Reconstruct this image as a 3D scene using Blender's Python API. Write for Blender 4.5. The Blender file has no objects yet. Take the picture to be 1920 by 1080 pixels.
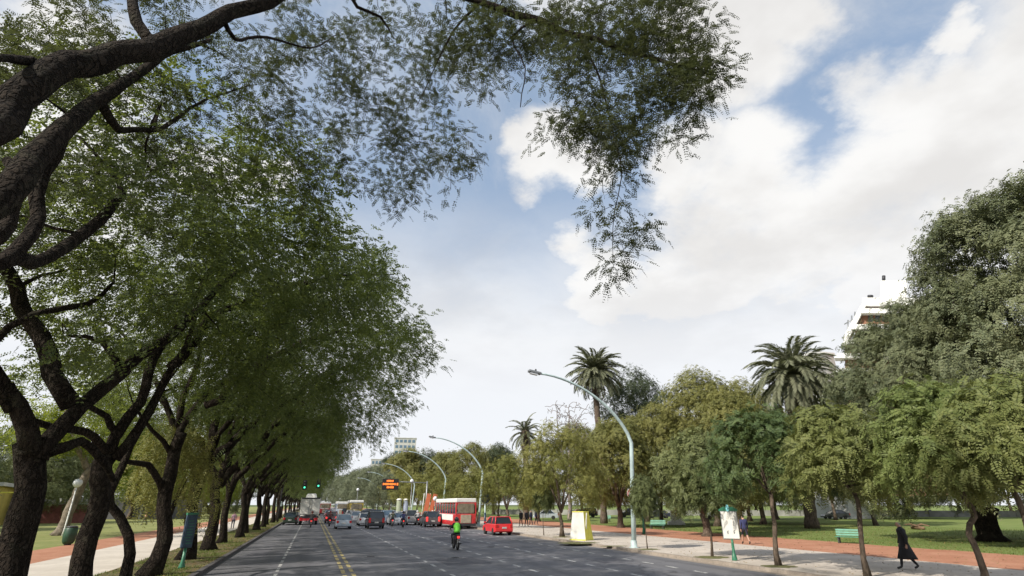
import bpy, bmesh, math, random
import numpy as np
from mathutils import Vector, Matrix, Euler

R = math.radians
sc = bpy.context.scene
col = sc.collection

# ------------------------------------------------------------------ camera
CAM_H = 2.5
FPX = 1000.0                                   # focal length in pixels of a 1920 wide frame
PITCH = math.atan(406 / FPX)
PSI = math.atan2(0.375, math.cos(PITCH) + 0.406 * math.sin(PITCH))
cd = bpy.data.cameras.new('camera')
cam = bpy.data.objects.new('camera', cd)
col.objects.link(cam)
cam.location = (0, 0, CAM_H)
cam.rotation_euler = (R(90) + PITCH, 0, -PSI)
cd.sensor_width = 36
cd.lens = 36 * FPX / 1920
cd.clip_start = 0.1
cd.clip_end = 6000
sc.camera = cam

def ray(px, py):
    """unit-less direction through a point of the 1920x1080 photograph (survey helper: road runs along +Y)"""
    u = (px - 960) / FPX; v = (540 - py) / FPX
    fwd = math.cos(PITCH) - v * math.sin(PITCH); up = math.sin(PITCH) + v * math.cos(PITCH)
    return Vector((u * math.cos(PSI) + fwd * math.sin(PSI), -u * math.sin(PSI) + fwd * math.cos(PSI), up))
def G(px, py, z=0.0):
    r = ray(px, py); t = (z - CAM_H) / r.z
    return Vector((r.x * t, r.y * t, z))
def at(px, py, X=None, Y=None, D=None):
    r = ray(px, py)
    t = X / r.x if X is not None else Y / r.y if Y is not None else D / math.hypot(r.x, r.y)
    return Vector((r.x * t, r.y * t, r.z * t + CAM_H))

# ------------------------------------------------------------------ sun, sky, exposure
SUN_DIR = Vector((-0.94, -0.34, 0)).normalized() * math.cos(R(38)) + Vector((0, 0, math.sin(R(38))))
sd = bpy.data.lights.new('sun', 'SUN'); sd.energy = 4.6; sd.angle = R(0.6); sd.color = (1.0, 0.93, 0.82)
so = bpy.data.objects.new('sun', sd); col.objects.link(so)
so.rotation_euler = (-SUN_DIR).to_track_quat('-Z', 'Y').to_euler()

world = bpy.data.worlds.new('World'); sc.world = world; world.use_nodes = True
wn = world.node_tree.nodes; wl = world.node_tree.links; wn.clear()
class NG:
    """tiny helper to write node maths"""
    def __init__(s, tree): s.t = tree
    def n(s, t, **kw):
        x = s.t.nodes.new(t)
        for k, v in kw.items(): setattr(x, k, v)
        return x
    def put(s, sock, v):
        if isinstance(v, bpy.types.NodeSocket): s.t.links.new(v, sock)
        elif v is not None: sock.default_value = v
    def m(s, op, a, b=None, c=None, clamp=False):
        x = s.n('ShaderNodeMath', operation=op); x.use_clamp = clamp
        s.put(x.inputs[0], a); s.put(x.inputs[1], b); s.put(x.inputs[2], c)
        return x.outputs[0]
    def vm(s, op, a, b=None, scale=None, out=0):
        x = s.n('ShaderNodeVectorMath', operation=op)
        s.put(x.inputs[0], a); s.put(x.inputs[1], b)
        if scale is not None: s.put(x.inputs[3], scale)
        return x.outputs[out]
    def sstep(s, v, lo, hi, a=0.0, b=1.0):
        x = s.n('ShaderNodeMapRange', interpolation_type='SMOOTHSTEP')
        s.put(x.inputs[0], v); s.put(x.inputs[1], lo); s.put(x.inputs[2], hi); s.put(x.inputs[3], a); s.put(x.inputs[4], b)
        return x.outputs[0]
    def noise(s, vec, scale, detail=4.0, rough=0.5, dist=0.0, out=0):
        x = s.n('ShaderNodeTexNoise')
        if vec is not None: s.put(x.inputs['Vector'], vec)
        x.inputs['Scale'].default_value = scale; x.inputs['Detail'].default_value = detail
        x.inputs['Roughness'].default_value = rough; x.inputs['Distortion'].default_value = dist
        return x.outputs[out]
    def mixc(s, f, a, b, mode='MIX'):
        x = s.n('ShaderNodeMix', data_type='RGBA', blend_type=mode)
        s.put(x.inputs[0], f)
        for i, v in ((6, a), (7, b)):
            if isinstance(v, (tuple, list)) and len(v) == 3: v = (*v, 1)
            s.put(x.inputs[i], v)
        return x.outputs[2]

g = NG(world.node_tree)
tc = g.n('ShaderNodeTexCoord').outputs['Generated']
sky = g.n('ShaderNodeTexSky', sky_type='NISHITA')
sky.sun_disc = False; sky.sun_elevation = R(38)
sky.sun_rotation = math.atan2(SUN_DIR.x, SUN_DIR.y) % (2 * math.pi)
sky.air_density = 1.0; sky.dust_density = 1.0; sky.ozone_density = 1.2
sep = g.n('ShaderNodeSeparateXYZ'); wl.new(tc, sep.inputs[0])
dz = sep.outputs[2]
zc = g.m('ADD', g.m('MAXIMUM', dz, 0.0), 0.22)
cx_ = g.n('ShaderNodeCombineXYZ')
g.put(cx_.inputs[0], g.m('DIVIDE', sep.outputs[0], zc)); g.put(cx_.inputs[1], g.m('DIVIDE', sep.outputs[1], zc))
plane = cx_.outputs[0]
warpn = g.noise(plane, 2.1, 7, 0.6, 0.0, out=1)
warp = g.vm('SCALE', g.vm('SUBTRACT', warpn, (0.5, 0.5, 0.5)), scale=0.30)
wdir = g.vm('ADD', tc, warp)
# cumulus banks by compass direction and height
blobs = [(1360, 95, .12), (1440, 10, .09), (1300, 30, .10), (1650, 170, .085), (1745, 175, .09), (1830, 290, .15), (1960, 330, .17),
         (1690, 330, .13), (1390, 340, .12), (1280, 300, .10), (1500, 440, .15), (1300, 480, .16), (1130, 520, .10), (1640, 430, .11),
         (1010, 300, .085), (955, 285, .05), (1080, 330, .06), (1760, 520, .14), (2050, 200, .16), (1750, 60, .05),
         (505, 290, .055), (80, 180, .14), (80, 420, .2), (380, 330, .08), (1000, -60, .05), (-200, 300, .25), (1100, -300, .25), (2300, 100, .3), (500, -300, .2)]
acc = None
for px, py, rr in blobs:
    d = ray(px, py).normalized()
    dist = g.vm('DISTANCE', wdir, tuple(d), out=1)
    b = g.sstep(dist, rr * 0.45, rr * 1.35, 1.0, 0.0)
    acc = b if acc is None else g.m('MAXIMUM', acc, b)
fb = g.noise(plane, 3.2, 9, 0.62, 0.3)
acc2 = g.m('ADD', acc, g.m('MULTIPLY', g.m('SUBTRACT', fb, 0.5), 1.5))
# loose cloud continues all round the sky, away from the placed banks
behind = g.sstep(sep.outputs[1], -0.1, 0.25, 1.0, 0.0)
bg_n = g.noise(plane, 1.4, 8, 0.6, 0.2)
acc3 = g.m('MAXIMUM', acc2, g.m('MULTIPLY', behind, g.sstep(bg_n, 0.44, 0.6)))
mask = g.sstep(acc3, 0.06, 0.98)
wisp = g.m('MULTIPLY', g.sstep(g.noise(plane, 1.7, 8, 0.66, 0.6), 0.40, 0.75), 0.55)
mask = g.m('MAXIMUM', mask, wisp)
haze = g.sstep(g.m('ADD', dz, g.m('MULTIPLY', g.m('SUBTRACT', fb, 0.5), 0.12)), 0.24, 0.60, 0.95, 0.0)
mask = g.m('MAXIMUM', mask, haze)
tone = g.noise(plane, 2.3, 5, 0.55)
ccol = g.mixc(g.sstep(tone, 0.36, 0.62), (0.63, 0.62, 0.61), (0.765, 0.76, 0.75))
ccol = g.mixc(g.sstep(dz, 0.12, 0.45, 1.0, 0.0), ccol, (0.725, 0.74, 0.77))
bg1 = g.n('ShaderNodeBackground'); bg1.inputs[1].default_value = 0.125
wl.new(g.mixc(0.46, sky.outputs[0], (3.2, 4.1, 5.3)), bg1.inputs[0])
bg2 = g.n('ShaderNodeBackground'); bg2.inputs[1].default_value = 1.0; wl.new(ccol, bg2.inputs[0])
mx = g.n('ShaderNodeMixShader'); g.put(mx.inputs[0], mask); wl.new(bg1.outputs[0], mx.inputs[1]); wl.new(bg2.outputs[0], mx.inputs[2])
wo = g.n('ShaderNodeOutputWorld'); wl.new(mx.outputs[0], wo.inputs[0])

sc.view_settings.view_transform = 'Standard'; sc.view_settings.look = 'None'
sc.view_settings.exposure = 0.35; sc.view_settings.gamma = 1.0; sc.view_settings.use_curve_mapping = False
sc.render.engine = 'CYCLES'
sc.cycles.max_bounces = 6; sc.cycles.diffuse_bounces = 3; sc.cycles.transmission_bounces = 4; sc.cycles.glossy_bounces = 2
sc.cycles.use_denoising = True

# ------------------------------------------------------------------ materials
def mat(name, color, rough=0.7, metal=0.0, var=0.0, vscale=3.0, bump=0.0, bscale=20.0, emit=None, estr=1.0, spec=0.5, coat=0.0, stretch=None):
    m = bpy.data.materials.new(name); m.use_nodes = True
    q = NG(m.node_tree); b = m.node_tree.nodes['Principled BSDF']
    b.inputs['Roughness'].default_value = rough; b.inputs['Metallic'].default_value = metal
    b.inputs['Specular IOR Level'].default_value = spec; b.inputs['Coat Weight'].default_value = coat
    b.inputs['Base Color'].default_value = (*color, 1)
    vec = q.n('ShaderNodeTexCoord').outputs['Object']
    if stretch:
        mp = q.n('ShaderNodeMapping'); mp.inputs['Scale'].default_value = stretch; q.put(mp.inputs[0], vec); vec = mp.outputs[0]
    if var:
        f = q.noise(vec, vscale, 5, 0.6)
        f = q.sstep(f, 0.3, 0.7)
        q.put(b.inputs['Base Color'], q.mixc(f, tuple(c * (1 - var) for c in color), tuple(min(1, c * (1 + var)) for c in color)))
    if bump:
        bp = q.n('ShaderNodeBump'); bp.inputs['Strength'].default_value = bump; bp.inputs['Distance'].default_value = 0.05
        q.put(bp.inputs['Height'], q.noise(vec, bscale, 5, 0.65)); q.put(b.inputs['Normal'], bp.outputs[0])
    if emit:
        b.inputs['Emission Color'].default_value = (*emit, 1); b.inputs['Emission Strength'].default_value = estr
    return m

def leafmat(name, c1, c2, trans, tw=0.35, patch=0.25):
    m = bpy.data.materials.new(name); m.use_nodes = True
    q = NG(m.node_tree); m.node_tree.nodes.clear()
    geo = q.n('ShaderNodeNewGeometry'); oi = q.n('ShaderNodeObjectInfo'); tco = q.n('ShaderNodeTexCoord')
    f = q.m('MULTIPLY', geo.outputs['Random Per Island'], 0.6)
    nz = q.noise(tco.outputs['Object'], patch, 3, 0.6)
    f = q.m('ADD', f, q.m('MULTIPLY', q.sstep(nz, 0.35, 0.65), 0.4))
    f = q.m('ADD', f, q.m('MULTIPLY', q.m('SUBTRACT', oi.outputs['Random'], 0.5), 0.35), clamp=True)
    c = q.mixc(f, c1, c2)
    d = q.n('ShaderNodeBsdfPrincipled'); q.put(d.inputs['Base Color'], c); d.inputs['Roughness'].default_value = 0.55
    d.inputs['Specular IOR Level'].default_value = 0.25
    t = q.n('ShaderNodeBsdfTranslucent'); q.put(t.inputs[0], q.mixc(f, tuple(x * 0.8 for x in trans), trans))
    s = q.n('ShaderNodeMixShader'); s.inputs[0].default_value = tw
    m.node_tree.links.new(d.outputs[0], s.inputs[1]); m.node_tree.links.new(t.outputs[0], s.inputs[2])
    o = q.n('ShaderNodeOutputMaterial'); m.node_tree.links.new(s.outputs[0], o.inputs[0])
    return m

MT = {}
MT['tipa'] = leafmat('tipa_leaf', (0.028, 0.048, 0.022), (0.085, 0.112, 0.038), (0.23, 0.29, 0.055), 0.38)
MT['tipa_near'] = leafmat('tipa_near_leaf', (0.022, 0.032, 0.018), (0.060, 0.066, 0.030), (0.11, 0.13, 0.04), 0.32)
MT['young'] = leafmat('avenue_tree_leaf', (0.085, 0.125, 0.038), (0.20, 0.235, 0.075), (0.26, 0.30, 0.08), 0.3)
MT['young_dark'] = leafmat('darker_avenue_leaf', (0.060, 0.098, 0.036), (0.165, 0.205, 0.075), (0.20, 0.25, 0.07), 0.28)
MT['young_yellow'] = leafmat('warmer_avenue_leaf', (0.100, 0.130, 0.040), (0.225, 0.240, 0.082), (0.27, 0.29, 0.07), 0.3)
MT['olive'] = leafmat('olive_leaf', (0.115, 0.130, 0.038), (0.26, 0.245, 0.080), (0.28, 0.27, 0.07), 0.25)
MT['green'] = leafmat('green_leaf', (0.072, 0.098, 0.040), (0.175, 0.195, 0.075), (0.16, 0.18, 0.06), 0.25)
MT['yellow'] = leafmat('yellowing_leaf', (0.115, 0.135, 0.035), (0.26, 0.25, 0.075), (0.28, 0.27, 0.06), 0.3)
MT['dark'] = leafmat('dark_leaf', (0.034, 0.052, 0.028), (0.080, 0.100, 0.045), (0.09, 0.11, 0.04), 0.2)
MT['grey'] = leafmat('grey_green_leaf', (0.082, 0.106, 0.056), (0.200, 0.215, 0.112), (0.18, 0.20, 0.08), 0.25)
MT['pale'] = leafmat('hazed_green_leaf', (0.10, 0.125, 0.075), (0.20, 0.22, 0.13), (0.18, 0.2, 0.1), 0.2)  # distance haze of the far trees, put into the leaf colour
MT['backlit'] = leafmat('park_leaf', (0.07, 0.11, 0.02), (0.17, 0.20, 0.04), (0.36, 0.42, 0.05), 0.42)
MT['palmleaf'] = leafmat('palm_frond', (0.09, 0.105, 0.06), (0.23, 0.235, 0.15), (0.12, 0.14, 0.04), 0.2)
MT['palmdead'] = leafmat('palm_dry_frond', (0.13, 0.11, 0.085), (0.24, 0.20, 0.16), (0.14, 0.11, 0.07), 0.1)
def barkmat(name, c1, c2):
    m = bpy.data.materials.new(name); m.use_nodes = True
    q = NG(m.node_tree); b = m.node_tree.nodes['Principled BSDF']
    v = q.n('ShaderNodeTexCoord').outputs['Object']
    mp = q.n('ShaderNodeMapping'); mp.inputs['Scale'].default_value = (1, 1, 0.28); q.put(mp.inputs[0], v)
    wv = q.vm('ADD', mp.outputs[0], q.vm('SCALE', q.noise(v, 5, 3, 0.6, out=1), scale=0.22))
    vo = q.n('ShaderNodeTexVoronoi', feature='DISTANCE_TO_EDGE'); vo.inputs['Scale'].default_value = 11; q.put(vo.inputs['Vector'], wv)
    furrow = q.sstep(vo.outputs[0], 0.0, 0.22)
    lich = q.sstep(q.noise(v, 2.2, 6, 0.7), 0.5, 0.72)
    c = q.mixc(q.m('MAXIMUM', furrow, q.sstep(q.noise(v, 1.6, 4, 0.6), 0.42, 0.62)), tuple(x * .35 for x in c1), c1)
    c = q.mixc(q.m('MULTIPLY', lich, 0.6), c, c2)
    q.put(b.inputs['Base Color'], c); b.inputs['Roughness'].default_value = 0.95; b.inputs['Specular IOR Level'].default_value = 0.12
    bp = q.n('ShaderNodeBump'); bp.inputs['Strength'].default_value = 1.0; bp.inputs['Distance'].default_value = 0.09
    q.put(bp.inputs['Height'], q.m('ADD', furrow, q.m('MULTIPLY', q.noise(v, 24, 5, 0.7), 0.8))); q.put(b.inputs['Normal'], bp.outputs[0])
    return m
MT['bark'] = barkmat('bark', (0.042, 0.033, 0.026), (0.075, 0.072, 0.050))
MT['bark2'] = mat('brown_bark', (0.11, 0.085, 0.065), 0.95, var=0.45, vscale=8, bump=0.9, bscale=14, stretch=(1, 1, 0.3), spec=0.15)
MT['palebark'] = mat('plane_bark', (0.19, 0.16, 0.125), 0.9, var=0.4, vscale=3, bump=0.5, bscale=9, spec=0.2)
MT['logwood'] = mat('dead_wood', (0.16, 0.10, 0.06), 0.9, var=0.4)
MT['greybark'] = mat('grey_bark', (0.20, 0.17, 0.16), 0.9, var=0.3, vscale=3, spec=0.2)

def asphalt():
    m = bpy.data.materials.new('asphalt'); m.use_nodes = True
    q = NG(m.node_tree); b = m.node_tree.nodes['Principled BSDF']
    v = q.n('ShaderNodeTexCoord').outputs['Object']
    mp = q.n('ShaderNodeMapping'); mp.inputs['Scale'].default_value = (1, 0.12, 1); q.put(mp.inputs[0], v)
    streak = q.sstep(q.noise(mp.outputs[0], 1.3, 5, 0.6), 0.35, 0.7)
    blot = q.sstep(q.noise(v, 0.35, 6, 0.65, 0.4), 0.35, 0.7)
    fine = q.noise(v, 60, 3, 0.7)
    c = q.mixc(streak, (0.128, 0.130, 0.148), (0.170, 0.170, 0.188))
    c = q.mixc(q.m('MULTIPLY', blot, 0.5), c, (0.175, 0.172, 0.17))
    c = q.mixc(q.m('MULTIPLY', fine, 0.35), c, (0.05, 0.05, 0.055))
    sx = q.n('ShaderNodeSeparateXYZ'); q.put(sx.inputs[0], v)
    ph = q.m('SINE', q.m('MULTIPLY', q.m('SUBTRACT', sx.outputs[0], 2.85), 2 * math.pi / 1.66))
    trk = q.m('MULTIPLY', q.sstep(ph, 0.1, 1.0), q.sstep(q.noise(mp.outputs[0], 0.9, 4, 0.6), 0.3, 0.6, 0.15, 0.5))
    c = q.mixc(trk, c, (0.085, 0.086, 0.096))
    stain = q.sstep(q.noise(v, 1.1, 6, 0.7, 0.8), 0.60, 0.72)
    c = q.mixc(q.m('MULTIPLY', stain, 0.5), c, (0.06, 0.06, 0.065))
    # cracks sealed with tar
    vo = q.n('ShaderNodeTexVoronoi', feature='DISTANCE_TO_EDGE'); vo.inputs['Scale'].default_value = 0.16
    q.put(vo.inputs['Vector'], q.vm('ADD', v, q.vm('SCALE', q.noise(v, 0.8, 4, 0.6, out=1), scale=1.6)))
    crack = q.m('MULTIPLY', q.sstep(vo.outputs[0], 0.0, 0.012, 1.0, 0.0), 0.55)
    c = q.mixc(crack, c, (0.035, 0.035, 0.038))
    q.put(b.inputs['Base Color'], c); b.inputs['Roughness'].default_value = 0.75; b.inputs['Specular IOR Level'].default_value = 0.35
    bp = q.n('ShaderNodeBump'); bp.inputs['Strength'].default_value = 0.35; bp.inputs['Distance'].default_value = 0.01
    q.put(bp.inputs['Height'], q.noise(v, 45, 4, 0.7)); q.put(b.inputs['Normal'], bp.outputs[0])
    return m
def groundmat(name, base, second, third, s1=0.5, s2=6.0, third_amt=0.5, bump=0.4):
    m = bpy.data.materials.new(name); m.use_nodes = True
    q = NG(m.node_tree); b = m.node_tree.nodes['Principled BSDF']
    v = q.n('ShaderNodeTexCoord').outputs['Object']
    f1 = q.sstep(q.noise(v, s1, 6, 0.65, 0.5), 0.35, 0.68)
    f2 = q.sstep(q.noise(v, s2, 5, 0.7), 0.42, 0.7)
    c = q.mixc(f1, base, second); c = q.mixc(q.m('MULTIPLY', f2, third_amt), c, third)
    q.put(b.inputs['Base Color'], c); b.inputs['Roughness'].default_value = 0.95; b.inputs['Specular IOR Level'].default_value = 0.15
    bp = q.n('ShaderNodeBump'); bp.inputs['Strength'].default_value = bump; bp.inputs['Distance'].default_value = 0.04
    q.put(bp.inputs['Height'], q.noise(v, s2 * 3, 5, 0.7)); q.put(b.inputs['Normal'], bp.outputs[0])
    return m
def paintmat(name, color, wear):
    m = bpy.data.materials.new(name); m.use_nodes = True
    q = NG(m.node_tree); b = m.node_tree.nodes['Principled BSDF']
    v = q.n('ShaderNodeTexCoord').outputs['Object']
    f = q.sstep(q.noise(v, 5, 7, 0.75), 0.36, 0.62)
    q.put(b.inputs['Base Color'], q.mixc(q.m('MULTIPLY', f, wear), color, (0.11, 0.11, 0.11)))
    b.inputs['Roughness'].default_value = 0.7
    return m
MT['asphalt'] = asphalt()
MT['lawn'] = groundmat('lawn', (0.115, 0.170, 0.042), (0.165, 0.215, 0.060), (0.22, 0.21, 0.10), 0.22, 1.6, 0.55)
MT['lawn_left'] = groundmat('dry_lawn', (0.16, 0.19, 0.06), (0.24, 0.25, 0.09), (0.30, 0.27, 0.14), 0.3, 3, 0.6)
MT['verge'] = groundmat('verge', (0.12, 0.095, 0.055), (0.13, 0.14, 0.05), (0.20, 0.165, 0.10), 0.8, 9, 0.6, 0.9)
MT['verge_green'] = groundmat('pit_grass', (0.12, 0.13, 0.05), (0.15, 0.15, 0.07), (0.22, 0.18, 0.11), 1.5, 9, 0.6, 0.8)
MT['gravel'] = groundmat('red_gravel', (0.36, 0.17, 0.105), (0.44, 0.23, 0.15), (0.27, 0.13, 0.085), 0.5, 8, 0.5, 0.5)
def joints(m, sx, sy, dark):
    q = NG(m.node_tree); b = m.node_tree.nodes['Principled BSDF']; v = q.n('ShaderNodeTexCoord').outputs['Object']
    br = q.n('ShaderNodeTexBrick'); q.put(br.inputs['Vector'], v); br.inputs['Scale'].default_value = 1.0; br.inputs['Brick Width'].default_value = sx; br.inputs['Row Height'].default_value = sy; br.inputs['Mortar Size'].default_value = 0.012
    br.offset = 0.5; br.inputs['Color1'].default_value = (1, 1, 1, 1); br.inputs['Color2'].default_value = (.86, .86, .87, 1); br.inputs['Mortar'].default_value = (dark, dark, dark, 1)
    old = b.inputs['Base Color'].links[0].from_socket
    q.put(b.inputs['Base Color'], q.mixc(0.8, old, br.outputs[0], 'MULTIPLY')); return m
MT['pave'] = groundmat('pavement', (0.46, 0.41, 0.355), (0.54, 0.485, 0.425), (0.37, 0.33, 0.29), 0.35, 5, 0.4, 0.15)
MT['pave'] = joints(MT['pave'], 1.2, 1.2, .55)
MT['path'] = groundmat('path', (0.50, 0.455, 0.40), (0.60, 0.55, 0.49), (0.40, 0.36, 0.31), 0.5, 5, 0.4, 0.15)
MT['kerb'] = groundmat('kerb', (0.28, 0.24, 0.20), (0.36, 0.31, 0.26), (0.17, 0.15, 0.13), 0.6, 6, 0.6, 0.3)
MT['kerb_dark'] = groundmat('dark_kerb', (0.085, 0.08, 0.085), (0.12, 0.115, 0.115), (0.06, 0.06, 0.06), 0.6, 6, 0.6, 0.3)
MT['terrain'] = groundmat('terrain', (0.07, 0.10, 0.035), (0.10, 0.13, 0.05), (0.13, 0.13, 0.07), 0.02, 0.3, 0.4, 0.2)
MT['white_line'] = paintmat('white_line', (0.66, 0.66, 0.64), 0.85)
MT['yellow_line'] = paintmat('yellow_line', (0.56, 0.44, 0.14), 0.75)
MT['white'] = mat('white_paint', (0.75, 0.75, 0.73), 0.45, var=0.08, vscale=2)
MT['boxwhite'] = mat('grubby_white_sheet', (0.56, 0.56, 0.52), 0.7, var=0.14, vscale=1.6)
MT['offwhite'] = mat('offwhite_panel', (0.72, 0.71, 0.66), 0.5, var=0.06, vscale=2)
MT['pole'] = mat('pale_grey_green_paint', (0.42, 0.52, 0.52), 0.4, var=0.18, vscale=1.6, bump=0.1, bscale=30)
MT['steel'] = mat('grey_steel', (0.28, 0.29, 0.30), 0.45, metal=0.6, var=0.15)
MT['darkmetal'] = mat('dark_metal', (0.035, 0.035, 0.04), 0.5, var=0.2)
MT['greenpaint'] = mat('green_paint', (0.03, 0.16, 0.09), 0.4, var=0.2)
MT['bingreen'] = mat('bin_green', (0.02, 0.06, 0.035), 0.5, var=0.3)
MT['teal'] = mat('teal_paint', (0.06, 0.30, 0.22), 0.45, var=0.2)
MT['benchgreen'] = mat('bench_green', (0.05, 0.22, 0.14), 0.5, var=0.2)
MT['cyan'] = mat('cyan_emblem', (0.25, 0.65, 0.72), 0.4)
MT['blue'] = mat('blue_panel', (0.06, 0.10, 0.28), 0.4, var=0.15)
MT['signblue'] = mat('dark_blue_sign', (0.03, 0.055, 0.09), 0.4, var=0.3)
MT['red'] = mat('red_sign_paint', (0.60, 0.04, 0.05), 0.4)
MT['black'] = mat('black_print', (0.02, 0.02, 0.02), 0.5)
MT['yellowpaint'] = mat('yellow_paint', (0.66, 0.62, 0.10), 0.5, var=0.1)
MT['globe'] = mat('opal_globe', (0.72, 0.74, 0.78), 0.25)
MT['glass'] = mat('car_glass', (0.025, 0.035, 0.045), 0.08, spec=0.8)
MT['glass_blue'] = mat('blue_tinted_glass', (0.10, 0.17, 0.24), 0.1, spec=0.8)
MT['rubber'] = mat('tyre_rubber', (0.02, 0.02, 0.02), 0.85, var=0.2)
MT['rim'] = mat('wheel_rim', (0.38, 0.38, 0.39), 0.35, metal=0.7)
MT['taillight'] = mat('tail_light', (0.45, 0.02, 0.02), 0.25)
MT['brakelight'] = mat('lit_brake_light', (0.6, 0.03, 0.03), 0.3, emit=(1, 0.06, 0.05), estr=0.9)
MT['plate'] = mat('number_plate', (0.5, 0.5, 0.48), 0.5)
MT['orange_led'] = mat('orange_led', (0.5, 0.12, 0.02), 0.5, emit=(1.0, 0.20, 0.03), estr=1.2)
MT['green_led'] = mat('green_signal', (0.05, 0.4, 0.25), 0.4, emit=(0.1, 1.0, 0.55), estr=1.3)
MT['orange'] = mat('orange_cloth', (0.62, 0.17, 0.08), 0.7, var=0.1)
MT['bluecloth'] = mat('light_blue_cloth', (0.22, 0.25, 0.32), 0.7, var=0.2)
MT['palegreen'] = mat('pale_green_cloth', (0.24, 0.27, 0.19), 0.7, var=0.2)
MT['yellow_wall'] = mat('yellow_wall', (0.50, 0.40, 0.10), 0.8, var=0.25, vscale=0.4)
MT['grey_wall'] = mat('dark_grey_wall', (0.13, 0.13, 0.145), 0.8, var=0.2, vscale=0.5)
MT['red_wall'] = mat('dull_red_wall', (0.22, 0.08, 0.07), 0.8, var=0.2)
MT['grey_wall2'] = mat('weathered_wall', (0.24, 0.24, 0.22), 0.85, var=0.3, vscale=0.3)
MT['brick'] = mat('brown_brick', (0.24, 0.12, 0.075), 0.85, var=0.15, vscale=1)
MT['concrete'] = mat('pale_concrete', (0.50, 0.50, 0.48), 0.85, var=0.12, vscale=0.3)
MT['skin'] = mat('skin', (0.42, 0.24, 0.17), 0.6)
MT['hair'] = mat('dark_hair', (0.03, 0.02, 0.015), 0.7)
MT['hair_grey'] = mat('grey_hair', (0.25, 0.22, 0.20), 0.8)

# ------------------------------------------------------------------ helpers
class MB:
    """collects shapes, builds them as ONE mesh object"""
    def __init__(s): s.v = []; s.f = []; s.mi = []; s.smooth = []
    def add(s, verts, faces, mi=0, sm=False):
        o = len(s.v); s.v += [tuple(p) for p in verts]
        for f in faces: s.f.append([o + i for i in f]); s.mi.append(mi); s.smooth.append(sm)
    def box(s, c, size, rot=None, mi=0, taper=1.0):
        x, y, z = (k / 2 for k in size)
        pts = []
        for dz_ in (-1, 1):
            t = taper if dz_ > 0 else 1.0
            for a, b in ((-1, -1), (1, -1), (1, 1), (-1, 1)):
                p = Vector((a * x * t, b * y * t, dz_ * z))
                if rot is not None: p = rot @ p
                pts.append(Vector(c) + p)
        s.add(pts, [(3, 2, 1, 0), (4, 5, 6, 7), (0, 1, 5, 4), (1, 2, 6, 5), (2, 3, 7, 6), (3, 0, 4, 7)], mi)
    def tube(s, pts, radii, sides=8, mi=0, cap=True, sm=True, rough=0.0, rng=None):
        pts = [Vector(p) for p in pts]
        n = len(pts); ref = None; vs = []
        for i, p in enumerate(pts):
            t = (pts[min(i + 1, n - 1)] - pts[max(i - 1, 0)])
            if t.length < 1e-9: t = Vector((0, 0, 1))
            t.normalize()
            if ref is None:
                ref = Vector((1, 0, 0)) if abs(t.x) < 0.9 else Vector((0, 1, 0))
            ref = (ref - t * ref.dot(t))
            if ref.length < 1e-6: ref = t.orthogonal()
            ref.normalize(); b = t.cross(ref)
            r = radii[i] if hasattr(radii, '__len__') else radii
            for k in range(sides):
                a = 2 * math.pi * k / sides
                rr = r * (1 + (rng.uniform(-rough, rough) if rough else 0))
                vs.append(p + ref * (math.cos(a) * rr) + b * (math.sin(a) * rr))
        fs = []
        for i in range(n - 1):
            for k in range(sides):
                k2 = (k + 1) % sides
                fs.append((i * sides + k, i * sides + k2, (i + 1) * sides + k2, (i + 1) * sides + k))
        if cap: fs.append(tuple(reversed(range(sides)))); fs.append(tuple((n - 1) * sides + k for k in range(sides)))
        s.add(vs, fs, mi, sm)
    def lathe(s, c, prof, sides=16, mi=0, axis='Z', sm=True):
        vs = []
        for r, h in prof:
            for k in range(sides):
                a = 2 * math.pi * k / sides; x, y = r * math.cos(a), r * math.sin(a)
                p = (x, y, h) if axis == 'Z' else (h, x, y) if axis == 'X' else (x, h, y)
                vs.append((c[0] + p[0], c[1] + p[1], c[2] + p[2]))
        fs = []
        for i in range(len(prof) - 1):
            for k in range(sides):
                k2 = (k + 1) % sides
                fs.append((i * sides + k, i * sides + k2, (i + 1) * sides + k2, (i + 1) * sides + k))
        fs.append(tuple(reversed(range(sides)))); fs.append(tuple((len(prof) - 1) * sides + k for k in range(sides)))
        s.add(vs, fs, mi, sm)
    def prism(s, outline, axis_vec, mi=0):
        """closed outline (3D points) extruded by axis_vec"""
        n = len(outline); a = [Vector(p) for p in outline]; b = [p + Vector(axis_vec) for p in a]
        s.add(a + b, [tuple(range(n))[::-1], tuple(range(n, 2 * n))] + [(i, (i + 1) % n, n + (i + 1) % n, n + i) for i in range(n)], mi)
    def mesh(s, name, mats):
        me = bpy.data.meshes.new(name); me.from_pydata(s.v, [], s.f); me.update()
        if not isinstance(mats, (list, tuple)): mats = [mats]
        for m in mats: me.materials.append(m)
        me.polygons.foreach_set('material_index', s.mi); me.polygons.foreach_set('use_smooth', s.smooth)
        bm = bmesh.new(); bm.from_mesh(me); bmesh.ops.recalc_face_normals(bm, faces=bm.faces); bm.to_mesh(me); bm.free()
        return me
    def build(s, name, mats, parent=None, bevel=0.0):
        o = bpy.data.objects.new(name, s.mesh(name, mats)); col.objects.link(o)
        if parent is not None: o.parent = parent
        if bevel:
            bv = o.modifiers.new('bevel', 'BEVEL'); bv.width = bevel; bv.segments = 2; bv.limit_method = 'ANGLE'; bv.angle_limit = R(35)
        return o

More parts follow.
